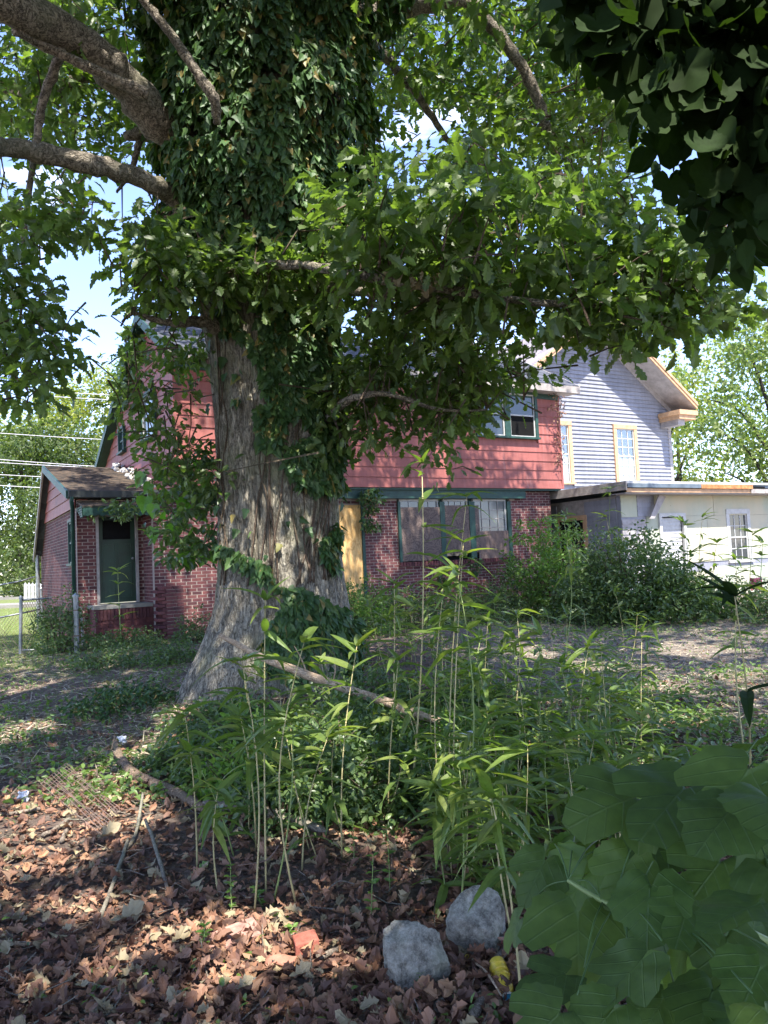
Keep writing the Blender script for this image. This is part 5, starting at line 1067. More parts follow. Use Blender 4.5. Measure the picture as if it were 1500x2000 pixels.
# tree behind the camera that shades the foreground
bt = thing('shade_tree', 'broad tree behind the viewpoint, out of the photo, shading the foreground', 'tree', (-2.5, -4.5, 0)); BL = np.array(bt.location)
b = MB(); w = smooth_path([(-2.5, -4.5, -.2), (-2.4, -4.4, 3), (-2.0, -4, 6), (-1.5, -3.6, 9)], 4); b.tube(w - BL, np.linspace(.4, .15, len(w)), 14)
for e in ((3, -1, 8.5), (-6, -1, 8.5), (1, -6, 9), (-1, 1, 9.5), (6, -2, 9)): b.tube(smooth_path([(-2.2, -4.2, 4.5), ((e[0] - 2) / 2, (e[1] - 4) / 2, 7.2), e], 4) - BL, np.linspace(.16, .04, 9), 8)
b.build('trunk', M['limb'], bt, True)
n = 5200; v = rdir(n); cpos = np.array([-.5, -1.8, 9]) + v * (rng.uniform(.3, 1, n) ** .6)[:, None] * np.array([9.5, 6, 2.6]); px, py, z = proj(cpos); k = ~((z > 0) & (px > -60) & (px < 1560) & (py > -60)) & sunfree(cpos); cpos = cpos[k]
p, t_, n_, s_ = cluster_leaves(cpos, np.full(len(cpos), .38), 7, .45); k = sunfree(p); foliage(bt, SMALL, p[k], t_[k], n_[k], s_[k], M['oakleaf'], 0, restname='crown')

# ================================================================== BACKGROUND TREES
def far_tree(label, x, y, h, w, mat, n, size, low=.15, group=None, lobes=9, trunk='darktrunk', T=FAR, holes=.0, name='tree'):
    g = .2; t = thing(name, label, 'tree', (x, y, g), 0, group); b = MB()
    tw_ = smooth_path([(0, 0, -.3), (w * .03 * rng.normal(), 0, h * .35), (w * .05 * rng.normal(), 0, h * .9)], 4); b.tube(tw_, np.linspace(h * .018, h * .004, len(tw_)), 8)
    b.build('trunk', M[trunk], t, True); lb = MB()
    L_ = []
    for i in range(lobes):
        a = rng.uniform(0, 2 * pi); zf = rng.uniform(low + .12, .88); rr = w * .5 * (1 - abs(zf - .45) ** 1.5) * rng.uniform(.35, .75); c = np.array([cos(a) * rr, sin(a) * rr, h * zf]); L_.append((c, w * rng.uniform(.2, .34)))
        lb.tube(smooth_path([(0, 0, h * max(zf - .25, .1)), c * .5 + np.array([0, 0, h * (zf - .12) * .5]), c], 3), np.linspace(h * .008, h * .002, 7), 5)
    L_.append((np.array([0, 0, h * .85]), w * .24)); lb.build('limb', M[trunk], t, True)
    P_, N_2 = [], []; per = n // len(L_)
    for c, r in L_:
        k = per // 12; v = rdir(k); v *= (.8 + .5 * vnoise(v * 2.5 + c + 40))[:, None] ; cc = c + v * (rng.uniform(.55, 1, k) * r)[:, None] * np.array([1, 1, .8]); cc = np.repeat(cc, 12, 0); vv = np.repeat(v, 12, 0)
        P_.append(cc + rng.normal(size=cc.shape) * size * 1.3); N_2.append(vv)
    p = np.concatenate(P_); nn = nrm(np.concatenate(N_2) * .7 + rng.normal(size=p.shape) * .6 + np.array([0, 0, .4])); tp = nrm(np.cross(nn, rdir(len(p))) + np.array([0, 0, -.3]))
    p[:, 2] = np.maximum(p[:, 2], .2)
    batch('crown', T, p, tp, nn, rng.uniform(.6, 1.3, len(p)) * size, M[mat], t, None); return t
lt = [('tall yellow-green tree at the far left edge across the street', -34, 62, 17, 13, 'far_a', 9500, .33), ('sunlit yellow-green tree behind the power lines', -26.5, 63, 18, 11, 'far_a', 9500, .33), ('yellow-green tree showing just left of the red gable', -22.5, 66, 20, 10, 'far_a', 9000, .34),
      ('darker green tree in front of the yellow-green trees, left edge', -25.5, 54, 12.5, 9, 'far_b', 8500, .28), ('dark green tree behind the low wing of the brick house', -19.5, 54, 12, 8, 'far_b', 8500, .28), ('bushy green tree low behind the wires near the wing', -22.5, 50, 7.5, 7, 'far_b', 6000, .25), ('bushy dark tree across the street at the left edge', -28, 52, 8, 7, 'far_b', 6000, .25), ('slender green tree close behind the wing roof', -17.2, 50, 10, 6, 'far_b', 6000, .26)]
for (lab, x, y, h, w, m, n, s) in lt: far_tree(lab, x, y, h, w, m, n, s, low=.02)
rt = [('feathery pale green tree right of the grey house', 18.5, 36, 13.5, 10, 'far_c', 11000, .24), ('pale green tree at the right edge behind the flat roof', 24, 40, 16, 10, 'far_c', 9500, .26), ('low bright green tree just over the flat roof', 19.5, 33, 7.5, 7, 'far_c', 8000, .2), ('yellowish tree far behind the grey house corner', 19, 50, 14, 11, 'far_a', 6500, .3)]
for (lab, x, y, h, w, m, n, s) in rt: far_tree(lab, x, y, h, w, m, n, s, low=.02, T=FAR, lobes=12)
far_tree('dark tree hidden behind the red house roof', -4, 62, 13, 12, 'far_b', 3500, .4)
# power lines
for i, (x0, y0, x1, y1, Yd) in enumerate([(-60, 752, 300, 772, 34), (-60, 842, 300, 858, 32), (-60, 893, 300, 912, 31), (-60, 900, 300, 913, 33), (-60, 924, 300, 934, 31), (-60, 945, 300, 956, 31), (60, 772, 300, 780, 34)]):
    a, c = P(x0, y0, Yd), P(x1 + 120, y1 + (y1 - y0) * .3, Yd + 6); mid_ = (a + c) / 2 - np.array([0, 0, .12]); b = MB(); b.tube(smooth_path([a, mid_, c], 6), .015, 5)
    w_ = ['top', 'second', 'third', 'fourth', 'fifth', 'lowest', 'thin'][i]
    tag(b.build('power_line', M['cable'], None, True), ['%s of the overhead power lines left of the red gable' % w_, 'thin overhead wire just under the topmost power line'][i == 6], 'power line', 'overhead power lines')

# ================================================================== FENCES AND POSTS
cf = thing('chain_link_fence', 'rusty chain-link fence and gate at the left edge before the lawn', 'fence', tuple(G(40, 1277))); CFL = np.array(cf.location)
def post(a, top, r=.03, name='post', m='pipe', par=cf, loc=CFL, capr=True):
    b = MB(); a = np.array(a); top = np.array(top); d = nrm(top - a); b.tube(np.array([a, top]) - loc, r, 10)
    if capr: b.tube(np.array([top - d * .02, top + d * .01, top + d * .05]) - loc, [r * 1.25, r * 1.25, r * .3], 10)
    return b.build(name, M[m], par)
p1 = G(40, 1277); t1 = P(41, 1168, p1[1]); post(p1, t1)
p2 = G(76, 1232); t2 = P(73, 1150, p2[1]); t2b = P(73, 1085, p2[1]); post(p2, t2b, .05); p3 = P(84, 1235, p2[1] - .5); post(p3, P(80, 1150, p2[1] - .5), .03)
b = MB(); b.tube(np.array([P(41, 1172, p1[1]), P(100, 1168, p1[1] + .4)]) - CFL, .02, 8); b.tube(np.array([P(-120, 1230, p1[1] + .2), P(41, 1198, p1[1]), P(78, 1190, p1[1] + .6)]) - CFL, .016, 8); b.tube(np.array([P(-120, 1165, p1[1] + 5), P(41, 1135, 18), P(66, 1127, p2[1])]) - CFL, .02, 8)
b.tube(np.array([P(41, 1270, p1[1]), P(100, 1268, p1[1] + .3)]) - CFL, .014, 8); b.build('rail', M['pipe'], cf, True)
b = MB(); a, c = P(-140, 1232, p1[1] + .2), P(41, 1200, p1[1]); hgt = .62; n = 26
for i in range(n + 1):
    for s in (-1, 1):
        u0 = i / n; u1 = u0 + s * .3
        if 0 <= u1 <= 1: b.tube(np.array([a + (c - a) * u0, a + (c - a) * u1 - np.array([0, 0, hgt])]) - CFL, .004, 3, False)
a, c = P(41, 1174, p1[1]), P(100, 1170, p1[1] + .4); n = 12
for i in range(n + 1):
    for s in (-1, 1):
        u0 = i / n; u1 = u0 + s * .8
        b.tube(np.array([a + (c - a) * u0, a + (c - a) * np.clip(u1, 0, 1) - np.array([0, 0, .9 * abs(np.clip(u1, 0, 1) - u0) / .8])]) - CFL, .004, 3, False)
b.build('wire_mesh', M['wire'], cf)
lp = thing('leaning_post', 'old galvanised fence post with a wooden stake tied beside it, left of the porch', 'post', tuple(G(150, 1275))); LPL = np.array(lp.location)
post(LPL, P(148, 1164, LPL[1]), .045, 'pipe', 'pipe', lp, LPL); b = MB(); q = G(163, 1262); b.tube(np.array([q, P(157, 1185, q[1] + .05)]) - LPL, [.03, .022], 6); b.build('stake', M['wood_grey'], lp)
b = MB()
for k in (.3, .75): c = LPL + (P(148, 1164, LPL[1]) - LPL) * k; b.tube(np.array([c - (0, 0, .012), c + (0, 0, .012)]) - LPL, .052, 10)
b.build('band', M['wire'], lp)
pf = thing('picket_fence', 'white picket fence far off beside the wing of the brick house', 'fence', tuple(P(72, 1165, 27))); PL = np.array(pf.location)
for i in range(8):
    x = 50 + i * 7; c = P(x, 1165, 27 + i * .15) - PL; b = MB(); b.box(c + (-.05, -.012, -.1), c + (.05, .012, .42)); b.add([c + (-.05, -.012, .42), c + (.05, -.012, .42), c + (.05, .012, .42), c + (-.05, .012, .42), c + (0, 0, .5)], [(0, 1, 4), (1, 2, 4), (2, 3, 4), (3, 0, 4)]); b.build('picket', M['white_paint'], pf)
b = MB(); a = P(48, 1163, 27.05) - PL; c = P(102, 1160, 28.2) - PL; b.tube([a + (0, .02, .1), c + (0, .02, .1)], .03, 4); b.tube([a + (0, .02, .34), c + (0, .02, .34)], .03, 4); b.build('rail', M['white_paint'], pf)

# ================================================================== GROUND LITTER, GRASS
def scatter(name, T, n, region, size, m, upn=1.0, lift=(0, .02), zt=.1, flt=None):
    y = region[2] * (region[3] / region[2]) ** rng.random(n); x = rng.uniform(-1, 1, n) * (.56 * y + .4); k = (x > region[0]) & (x < region[1]); x, y = x[k], y[k]
    if flt is not None: k = flt(x, y); x, y = x[k], y[k]
    n = len(x); pp = np.stack([x, y, gz(x, y) + rng.uniform(*lift, n)], -1); t_ = rdir(n); t_[:, 2] = rng.normal(size=n) * zt; nn = rng.normal(size=(n, 3)) * .45; nn[:, 2] += upn
    return batch(name, T, pp, nrm(t_), nrm(nn), rng.uniform(size[0], size[1], n), m)
scatter('leaf_litter', LIT, 17500, (-6, 6, 1.7, 9), (.028, .088), M['litter'], 1.0, (0, .035), .3, lambda x, y: (rng.random(len(x)) < 1.15 - .11 * y) & ~((x < -1.5) & (y > 6) & (rng.random(len(x)) < .6)))
scatter('fine_litter', FAR, 34000, (-8, 10, 1.7, 14), (.015, .05), M['litter'], 1.0, (0, .015), .25)
scatter('leaf_litter', LIT, 1500, (-6, 6, 1.7, 7), (.04, .1), M['pale_leaf'], 1.2, (.01, .04), .15)
scatter('leaf_litter', OVAL, 2600, (-6, 6, 1.7, 9), (.03, .08), M['litter'], 1.2, (.01, .04), .15)
scatter('ground_cover', OVAL, 14000, (.6, 8, 5.2, 9.5), (.035, .08), M['weed'], .9, (.01, .16), .3, lambda x, y: vnoise(np.stack([x * 1.6 + 60, y * 1.6 + 60, x * 0 + 5], -1)) > .46)
scatter('straw_litter', GRASS, 40000, (-8, 12, 3.5, 15.5), (.08, .2), M['straw'], 1.0, (.0, .03), .12, lambda x, y: (x > 1.5) | (y > 6) & (x < -1))
def weed_f(x, y): 
    v = vnoise(np.stack([x * 1.1 + 60, y * 1.1 + 60, x * 0 + 1], -1)); return (v > .5) | (rng.random(len(x)) < .2)
scatter('ground_cover', OVAL, 20000, (-7, 12, 5.2, 14.5), (.035, .075), M['weed'], .9, (.01, .1), .3, weed_f)
scatter('ground_cover', OVAL, 1500, (-3, 3, 1.9, 5.2), (.02, .045), M['weed'], .9, (.01, .05), .3, lambda x, y: vnoise(np.stack([x * 2.3 + 60, y * 2.3 + 60, x * 0 + 1], -1)) > .62)
n = 46000; y = rng.uniform(11, 33, n); x = rng.uniform(-20, -4, n); k = (x < -4.5 - .2 * (20 - y)) | (y < 14) & (x < -3.5); k &= vnoise(np.stack([x * .8 + 60, y * .8 + 60, x * 0 + 1], -1)) > np.where(y < 15, .45, .1); x, y = x[k], y[k]; n = len(x)
batch('lawn_grass', GRASS, np.stack([x, y, gz(x, y)], -1), nrm(rng.normal(size=(n, 3)) * .5 + np.array([0, 0, 1.])), rdir(n), rng.uniform(.06, .16, n), M['grass'])
n = 16000; y = rng.uniform(4.5, 15, n); x = rng.uniform(-1, 1, n) * (.56 * y); v = vnoise(np.stack([x * .7 + 10, y * .7 + 10, x * 0 + 9], -1)); k = (v > .52) & ((x > 1.5) | (x < -1.8)); x, y = x[k], y[k]; n = len(x)
batch('grass_tufts', GRASS, np.stack([x, y, gz(x, y)], -1), nrm(rng.normal(size=(n, 3)) * .7 + np.array([0, 0, 1.])), rdir(n), rng.uniform(.05, .14, n), M['weed'])
for cq, sp, k_ in ((G(455, 1842), .14, 40), (G(598, 1862), .1, 22), (G(808, 1925), .2, 60), (G(940, 1848), .18, 40), (G(982, 1930), .1, 14)):
    ang = rng.uniform(0, 2 * pi, k_); rad_ = sp * rng.uniform(.65, 1.25, k_); pp = np.stack([cq[0] + rad_ * np.cos(ang), cq[1] + rad_ * np.sin(ang) * .8, np.zeros(k_)], -1); pp[:, 2] = gz(pp[:, 0], pp[:, 1]) + rng.uniform(.015, .05, k_)
    batch('leaf_litter', LIT, pp, nrm(rdir(k_) * np.array([1, 1, .3])), nrm(rng.normal(size=(k_, 3)) * .4 + np.array([0, 0, 1.])), rng.uniform(.05, .1, k_), M['litter'])
b = MB()
for i in range(420):
    y = 1.9 * (8 / 1.9) ** rng.random(); x = rng.uniform(-1, 1) * (.56 * y + .3); a = rng.uniform(0, pi); L_ = rng.uniform(.06, .3); z = float(gz(x, y)) + .015; d = np.array([cos(a), sin(a), 0]) * L_ / 2; c = np.array([x, y, z])
    b.tube([c - d + (0, 0, rng.uniform(0, .03)), c + rng.normal(size=3) * .02 * np.array([1, 1, .3]), c + d + (0, 0, rng.uniform(0, .05))], [.003, .004, .0015], 4, False)
b.build('twig_litter', M['stick'], None, kind='stuff')
# single leaves one can point to
for (px, py, s, m, lab) in [(215, 1815, .16, 'pale_leaf', 'large pale grey-green dead leaf lying on the leaf litter, left foreground'), (180, 1650, .17, 'pale_leaf', 'large curled yellowish dead leaf beside the wire mesh'), (110, 1838, .07, 'pale_leaf', 'small yellow dead leaf near the left foreground'), (455, 1950, .08, 'pale_leaf', 'small yellow leaf at the bottom of the photo'), (565, 1925, .09, 'pale_leaf', 'yellow leaf below the broken brick'), (380, 1712, .08, 'shrub_light', 'green fallen leaf under the thin canes')]:
    q = G(px, py) + np.array([0, 0, .03]); o = link('fallen_leaf', tmesh(LIT, 0, M[m]), None); x_, y_, z_ = basis(np.array([[.8, .3, .1]]), np.array([[.1, -.3, 1.]])); o.matrix_basis = Matrix(((x_[0][0] * s, y_[0][0] * s, z_[0][0] * s, q[0]), (x_[0][1] * s, y_[0][1] * s, z_[0][1] * s, q[1]), (x_[0][2] * s, y_[0][2] * s, z_[0][2] * s, q[2]), (0, 0, 0, 1))); tag(o, lab, 'leaf')

# ================================================================== LOGS, STICKS, ROCKS, TOYS
def stick(name, label, pts, r, m, sides=10, cat='branch', lift=0., group=None, fork=(), kn=.1):
    w = np.array(pts, float); o_ = w[0].copy(); w = smooth_path(w, 4); rad = np.interp(np.linspace(0, 1, len(w)), np.linspace(0, 1, len(r)), r); rad *= 1 + rng.normal(size=len(w)) * kn * .5; w += rng.normal(size=w.shape) * rad[:, None] * .15
    t = thing(name, label, cat, tuple(o_), 0, group); b = MB(); b.tube(w - o_, rad, sides); b.build('stem', M[m], t, True)
    for fp, fr_ in fork: q = smooth_path(np.array(fp, float), 3); b = MB(); b.tube(q - o_, np.linspace(fr_[0], fr_[1], len(q)), 6); b.build('side_branch', M[m], t, True)
    return t
def on(px, py, dz=.02): q = G(px, py); q[2] += dz; return q
la, lb_ = P(430, 1240, 6.6), G(862, 1412) + np.array([0, 0, .06])
lpts = [la, P(500, 1278, 6.5), P(600, 1318, 6.4), P(700, 1352, 6.3), P(790, 1385, 6.2), P(862, 1412, 6.1)]
stick('fallen_branch', 'long pale barkless branch leaning diagonally across the thicket from the oak', lpts, [.018, .028, .036, .038, .038, .026], 'log', 14, fork=[([P(600, 1318, 6.4), P(590, 1290, 6.35), P(575, 1262, 6.3)], (.008, .003)), ([P(650, 1335, 6.35), P(655, 1300, 6.3), P(640, 1280, 6.3)], (.008, .003))])
stick('fallen_branch', 'weathered broken branch curving across the leaf litter below the oak', [on(228, 1462, .06), on(238, 1500, .05), on(275, 1530, .04), on(330, 1555, .05), on(375, 1580, .05), on(415, 1598, .03)], [.025, .04, .038, .036, .035, .025], 'log_dark', 12, fork=[([on(238, 1500, .06), P(222, 1470, 6.6)], (.02, .008))])
stick('fallen_branch', 'thick grey branch lying under the shrubs beside the bamboo canes', [on(400, 1590, .06), on(480, 1600, .06), on(560, 1612, .05), on(640, 1640, .04)], [.03, .032, .03, .02], 'stick', 10)
sk_ = [('thin forked grey stick standing in the leaves at lower left', [on(280, 1600, .16), on(265, 1640, .03), on(245, 1665, .02)], (.008, .01, .012), 'stick'),
       ('dark stick slanting down from the forked stick', [on(250, 1655, .05), on(235, 1700, .03), on(193, 1808, .02)], (.008, .011, .012), 'stick'),
       ('pale lichen-grey stick right of the dark slanting stick', [P(283, 1600, 4.6), on(300, 1660, .06), on(328, 1745, .02)], (.009, .011, .009), 'stick'),
       ('thin curved stick near the bottom left', [on(150, 1925), on(210, 1942), on(260, 1960), on(300, 1975)], (.007, .007, .006, .004), 'stick'),
       ('pale flat split stick at the left edge', [on(0, 1850), on(30, 1852), on(62, 1853)], (.012, .012, .006), 'log'),
       ('grey stick lying on the bare soil at the left edge', [on(0, 1597), on(40, 1592), on(80, 1585)], (.012, .013, .01), 'stick'),
       ('short grey stick pile piece below the wire mesh', [on(82, 1640), on(110, 1625), on(138, 1605)], (.014, .016, .012), 'stick'),
       ('dark short stick beside the wire mesh', [on(120, 1650), on(128, 1632), on(142, 1612)], (.014, .015, .01), 'stick'),
       ('grey stick between the boulder and the yellow bottle', [on(940, 1915), on(965, 1890), on(990, 1862)], (.014, .014, .012), 'stick'),
       ('grey branch end at the bottom beside the yellow bottle', [on(915, 2010), on(935, 1975), on(942, 1940)], (.016, .018, .014), 'stick'),
       ('thin pale straw lying across the yellow bottle', [on(930, 1908, .05), on(955, 1942, .07), on(980, 1968, .04)], (.004, .004, .003), 'log'),
       ('twig arching over the leaves between the canes', [on(625, 1770), on(660, 1742, .05), on(705, 1740, .02)], (.004, .004, .003), 'stick'),
       ('mossy stick left of the large boulder', [on(620, 1880), on(680, 1855), on(735, 1838)], (.012, .012, .008), 'stick'),
       ('horizontal dead stick on the ground at mid left', [on(60, 1478), on(100, 1466), on(160, 1455)], (.014, .013, .008), 'stick'),
       ('short pale stick on the mid-left ground', [on(215, 1462), on(180, 1477), on(160, 1490)], (.01, .01, .007), 'log'),
       ('reddish thin thorny stem crossing the thicket front', [P(465, 1690, 3.7), P(520, 1680, 3.8), P(545, 1650, 3.85)], (.003, .004, .002), 'wire')]
for lab, pts, r, m in sk_: stick('stick', lab, pts, r, m, 8, 'stick')
# wire mesh lying in the sun patch
wm = thing('wire_mesh', 'bent piece of rusty welded wire mesh lying in the sun patch', 'wire mesh', tuple(G(140, 1600))); WL = np.array(wm.location)
a, b1_, c, d = on(80, 1558, .1), on(195, 1645, .05), on(235, 1600, .07), on(130, 1520, .12); b = MB()
for i in range(11): s = i / 10; b.tube(np.array([a + (d - a) * s, (a + (d - a) * s + b1_ + (c - b1_) * s) / 2 + (0, 0, .03 * sin(i)), b1_ + (c - b1_) * s]) - WL, .0022, 4, False)
for i in range(15): s = i / 14; b.tube(np.array([a + (b1_ - a) * s, d + (c - d) * s]) + (0, 0, .02 * sin(s * 6)) - WL, .0018, 4, False)
b.build('wires', M['wire'], wm)
def rock(label, px, py, w, h, d, seed, pts_bias=None):
    q = G(px, py); import bmesh
    bm = bmesh.new(); bmesh.ops.create_icosphere(bm, subdivisions=6, radius=1); V = np.array([v.co[:] for v in bm.verts])
    r = np.random.default_rng(seed); f = np.ones(len(V)) * 10
    for i in range(20):
        nn = nrm(r.normal(size=3) * np.array([1, 1, .8])); dd = r.uniform(.66, .96); dp = V @ nn; f = np.minimum(f, np.where(dp > .05, dd / np.maximum(dp, .05), 10))
    f = np.minimum(f, 1.2); f = f + .14 * (vnoise(V * 1.8 + seed * 3 + 20) - .5) + .12 * (np.abs(vnoise(V * 5 + 40 + seed) - .5)) + .05 * np.abs(vnoise(V * 13 + 50) - .5) + .025 * vnoise(V * 30 + 50)
    V = V * f[:, None] * np.array([w, d, h])
    for v, c in zip(bm.verts, V): v.co = c
    me = bpy.data.meshes.new('rock'); bm.to_mesh(me); bm.free(); me.polygons.foreach_set('use_smooth', np.ones(len(me.polygons), bool)); o = link('rock', me, M['rock']); o.location = (q[0], q[1], q[2] + h * .3); o.rotation_euler = (0, 0, r.uniform(0, 1)); return tag(o, label, 'rock')
rock('large pale grey boulder in the foreground leaves', 808, 1922, .15, .155, .12, 5)
rock('pointed grey boulder under the bamboo, behind the larger one', 940, 1850, .125, .15, .10, 9)
for (px, py, lab) in [(495, 1925, 'small pale grey stone near the bottom left'), (860, 1968, 'small light stone below the large boulder'), (350, 1948, 'small grey stone in the leaf litter')]: rock(lab, px, py, .03, .02, .03, px)
# half-buried brick
q = on(598, 1862, .03); bo = thing('broken_brick', 'broken red brick half buried in the sunlit leaves', 'brick', tuple(q), .25)
b = MB(); V = np.array([(-.05, -.05, -.06), (.05, -.045, -.06), (.05, .05, -.06), (-.05, .05, -.06), (-.048, -.05, .035), (.05, -.045, .04), (.045, .05, .042), (-.05, .05, .03)]); b.hexa(V); ob = b.build('brick_body', simple('brick_orange', (.3, .10, .07), .9, .2, .35, 25, .5), bo); md = ob.modifiers.new('bev', 'BEVEL'); md.width = .006; md.segments = 2
q = on(580, 1888, .015); b = MB(); a_ = np.linspace(-.9, .9, 9); V = []; 
for x in np.linspace(0, .12, 6):
    for a in a_: V.append((x, .045 * sin(a), .045 * cos(a) - .03 - .004 * sin(x * 60)))
F = [(i * 9 + j, i * 9 + j + 1, (i + 1) * 9 + j + 1, (i + 1) * 9 + j) for i in range(5) for j in range(8)]; b.add(V, F)
o = b.build('tile_shard', simple('terracotta', (.34, .16, .11), .85, .2, .3, 12, .3), None, True); o.location = tuple(q); o.rotation_euler = (.1, 0, 2.9); md = o.modifiers.new('t', 'SOLIDIFY'); md.thickness = .008; tag(o, 'curved terracotta shard lying below the broken brick', 'shard')
q = on(455, 1842, .01); b = MB(); b.box((-.12, -.07, -.02), (.12, .07, .035)); o = b.build('flat_brick', simple('pink_brick', (.36, .2, .16), .9, .2, .4, 24, .6), None); o.location = tuple(q); o.rotation_euler = (.1, -.1, .5); md = o.modifiers.new('bev', 'BEVEL'); md.width = .012; md.segments = 3; tag(o, 'flat pinkish paving brick under the sunlit leaves', 'brick')
# toys
def plastic(n, c): 
    N = NM(n); N.col(N.ramp(N.noise(N.coord('Object'), 40, 4), [(.35, tuple(x * .75 for x in c)), (.65, c)])); N.rough(.4, .5); return N.m
yb = thing('yellow_bottle', 'faded yellow plastic bottle with a blue cap lying by the sticks', 'bottle', tuple(on(982, 1930, .028)), 0); yb.rotation_euler = (.15, .35, -1.45)
b = MB(); prof = [(-.085, .018), (-.08, .028), (-.05, .031), (-.02, .026), (0, .031), (.03, .032), (.05, .028), (.062, .017), (.066, .016)]
b.tube([(x, 0, 0) for x, r in prof], [r for x, r in prof], 18); b.build('body', plastic('yellow_plastic', (.78, .55, .05)), yb, True)
b = MB(); b.tube([(.064, 0, 0), (.067, 0, 0), (.073, 0, 0)], [.02, .023, .023], 18); b.build('collar', plastic('cream_plastic', (.7, .66, .5)), yb, True)
b = MB(); b.tube([(.074, 0, 0), (.098, 0, 0), (.1, 0, 0)], [.02, .019, .016], 18); b.build('cap', plastic('blue_plastic', (.03, .25, .38)), yb, True)
for k in range(3): b = MB(); b.tube([(-.06 + k * .022, 0, 0), (-.055 + k * .022, 0, 0), (-.05 + k * .022, 0, 0)], [.029, .0345, .029], 18); b.build('rib', plastic('yellow_rib', (.72, .5, .05)), yb, True)
def cup(name, lab, px, py, c, s, rot):
    t = thing(name, lab, 'toy', tuple(on(px, py, .012))); t.rotation_euler = rot; b = MB(); pr = [(0, .012), (.0, .02), (.012, .021), (.03, .017), (.045, .016), (.05, .019), (.05, .015), (.03, .012)]
    b.tube([(x * s, 0, 0) for x, r in pr], [r * s for x, r in pr], 16); b.build('cup', plastic(name + '_plastic', c), t, True); b = MB(); b.tube([(-.004 * s, 0, 0), (.004 * s, 0, 0)], .022 * s, 16); b.build('rim', plastic(name + '_rim', c), t, True)
cup('pink_toy', 'small pink plastic toy piece between the two boulders', 920, 1862, (.7, .12, .14), .95, (0, .1, .2)); cup('orange_toy', 'small orange-red plastic piece right of the pink toy', 975, 1850, (.6, .16, .1), .8, (0, .2, .8)); cup('yellow_toy', 'tiny yellow plastic piece under the pink toy', 912, 1877, (.75, .6, .1), .6, (0, .1, 2.3))
# litter bags and small plants
def rag(lab, px, py, s, m, Y=None, st=(1, 1, 1)):
    c = P(px, py, Y) if Y else on(px, py, .03); n = 14; gx, gy = np.meshgrid(np.linspace(-.5, .5, n), np.linspace(-.5, .5, n)); hh = .6 * vnoise(np.stack([gx * 5 + px, gy * 5 + 4, gx * 0 + 2], -1)); V = np.stack([gx + .3 * hh, hh * .8, gy + .2 * hh], -1).reshape(-1, 3) * s * np.array(st)
    ii = np.arange(n * n).reshape(n, n); qq = np.stack([ii[:-1, :-1], ii[:-1, 1:], ii[1:, 1:], ii[1:, :-1]], -1).reshape(-1, 4); o = link('plastic_bag', mkmesh('plastic_bag', V, qq, np.full(len(qq), 4), True), m); o.location = tuple(c); md = o.modifiers.new('t', 'SOLIDIFY'); md.thickness = .003; return tag(o, lab, 'litter')
wp = simple('white_plastic', (.75, .76, .8), .4, .5, .12, 8)
rag('crumpled white plastic hanging in the bamboo clump', 912, 1462, .14, wp, 5.6, (.8, 1, 1.4)); rag('small white scrap on the ground below the oak roots', 235, 1455, .08, wp); rag('small white scrap at the left on bare soil', 42, 1568, .08, wp); rag('white scrap lying by the porch weeds', 205, 1225, .3, wp, None, (1.2, 1, .5))
rag('pink cloth scrap caught in the plants at the right edge', 1478, 1142, .22, simple('pink_cloth', (.6, .15, .2), .8, .2), 13.9)
def seedling(px, py, h, lab, m='shrub_light', n=9, s=.035):
    q = G(px, py); t = thing('seedling', lab, 'plant', tuple(q)); top = np.array([rng.normal() * .03, rng.normal() * .02, h]); w = smooth_path([(0, 0, -.01), top * .5 + rng.normal(size=3) * .01, top], 4); b = MB(); b.tube(w, np.linspace(.003, .0015, len(w)), 5); b.build('stem', M['cane_green'], t, True)
    k = np.repeat(np.linspace(2, len(w) - 1, n).astype(int), 2); a = np.arange(2 * n) * 2.4; lt_ = np.stack([np.cos(a), np.sin(a), np.full(2 * n, .4)], -1); leaf_objs('leaf', OVAL, w[k] + q, nrm(lt_), nrm(np.array([0, 0, 1.]) + rng.normal(size=(2 * n, 3)) * .3), s * rng.uniform(.7, 1.2, 2 * n), M[m], t)
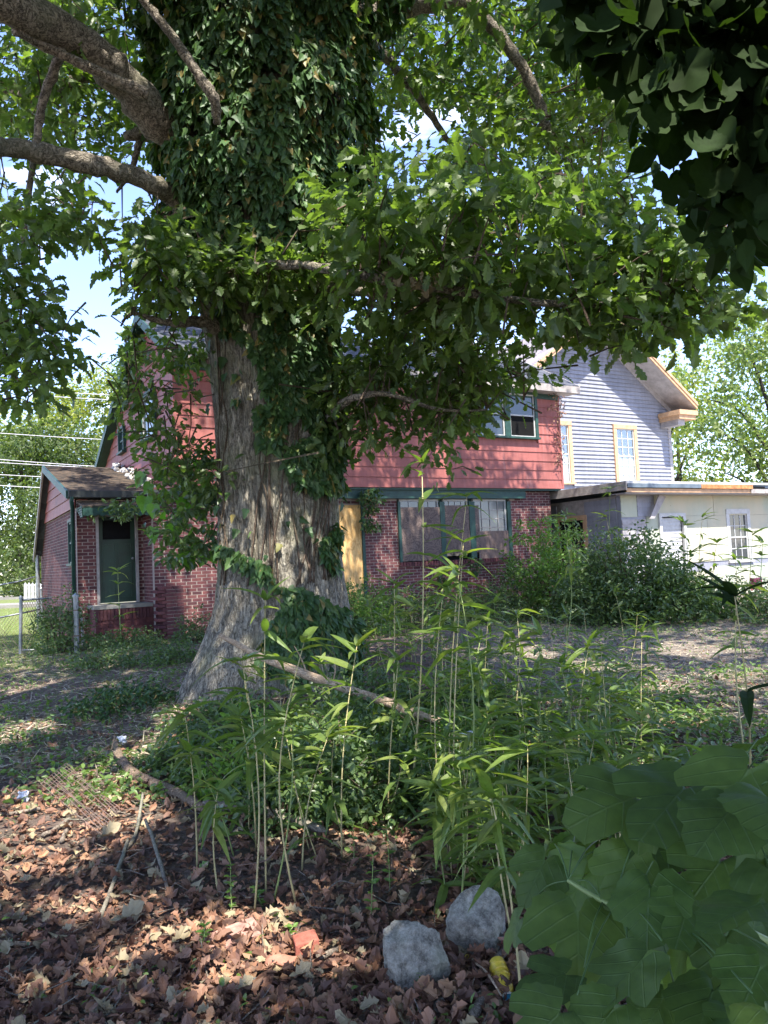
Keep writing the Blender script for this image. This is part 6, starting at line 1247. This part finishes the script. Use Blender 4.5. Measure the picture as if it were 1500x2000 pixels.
for (px, py, h, lab) in [(455, 1790, .22, 'bright green seedling left of the lit bamboo cane in the foreground'), (515, 1770, .1, 'small bright seedling right of the lit bamboo cane'), (725, 1800, .28, 'leafy seedling between the canes and the boulder'), (762, 1745, .3, 'upright privet seedling in front of the bamboo clump'), (400, 1850, .1, 'tiny dark seedling in the lower left litter'), (830, 1945, .08, 'tiny seedling in front of the large boulder'), (545, 1850, .08, 'tiny seedling left of the broken brick'), (690, 1700, .25, 'green seedling in the shaded leaves under the canes'), (160, 1480, .12, 'pale seedling on the sunlit soil at left'), (200, 1500, .15, 'fern-like seedling beside the broken branch'), (1030, 1790, .3, 'seedling rising behind the pointed boulder'), (110, 1290, .3, 'pale broad seedling under the dark bush by the gate')]: seedling(px, py, h, lab)
def fern(px, py, Yb, lab, s=.35):
    c = P(px, py, Yb); g = float(gz(c[0], c[1])); t = thing('fern', lab, 'fern', (c[0], c[1], g)); 
    for i in range(7):
        a = rng.uniform(0, 2 * pi); w = smooth_path([(0, 0, 0), (cos(a) * s * .4, sin(a) * s * .4, s * .7), (cos(a) * s * 1.1, sin(a) * s * 1.1, s * .75)], 6); n = 10; k = np.linspace(2, len(w) - 1, n).astype(int); tn = nrm(np.gradient(w, axis=0))[k]; sd = np.cross(tn, [0, 0, 1.]); sd = nrm(sd); p = np.concatenate([w[k], w[k]]); tt = np.concatenate([sd + tn * .4, -sd + tn * .4]); sz = np.concatenate([np.sin(np.linspace(.4, 3, n))] * 2) * s * .32
        batch('frond', BLADELO, p, nrm(tt), np.tile([0, 0, 1.], (2 * n, 1)) + rng.normal(size=(2 * n, 3)) * .1, sz, M['shrub'], t, None)
fern(380, 1420, 6.2, 'dark fern at the left foot of the oak'); fern(430, 1400, 6.6, 'fern just left of the pale bamboo canes near the oak roots'); fern(600, 1560, 5.2, 'lit fern in the middle of the thicket', .25)
tt_ = sum(len(o.data.polygons) for o in SC.objects if o.type == 'MESH'); lt_ = sum(len(o.data.loops) - 2 * len(o.data.polygons) for o in SC.objects if o.type == 'MESH'); print('objects', len(SC.objects), 'polys', tt_, 'tris', lt_)
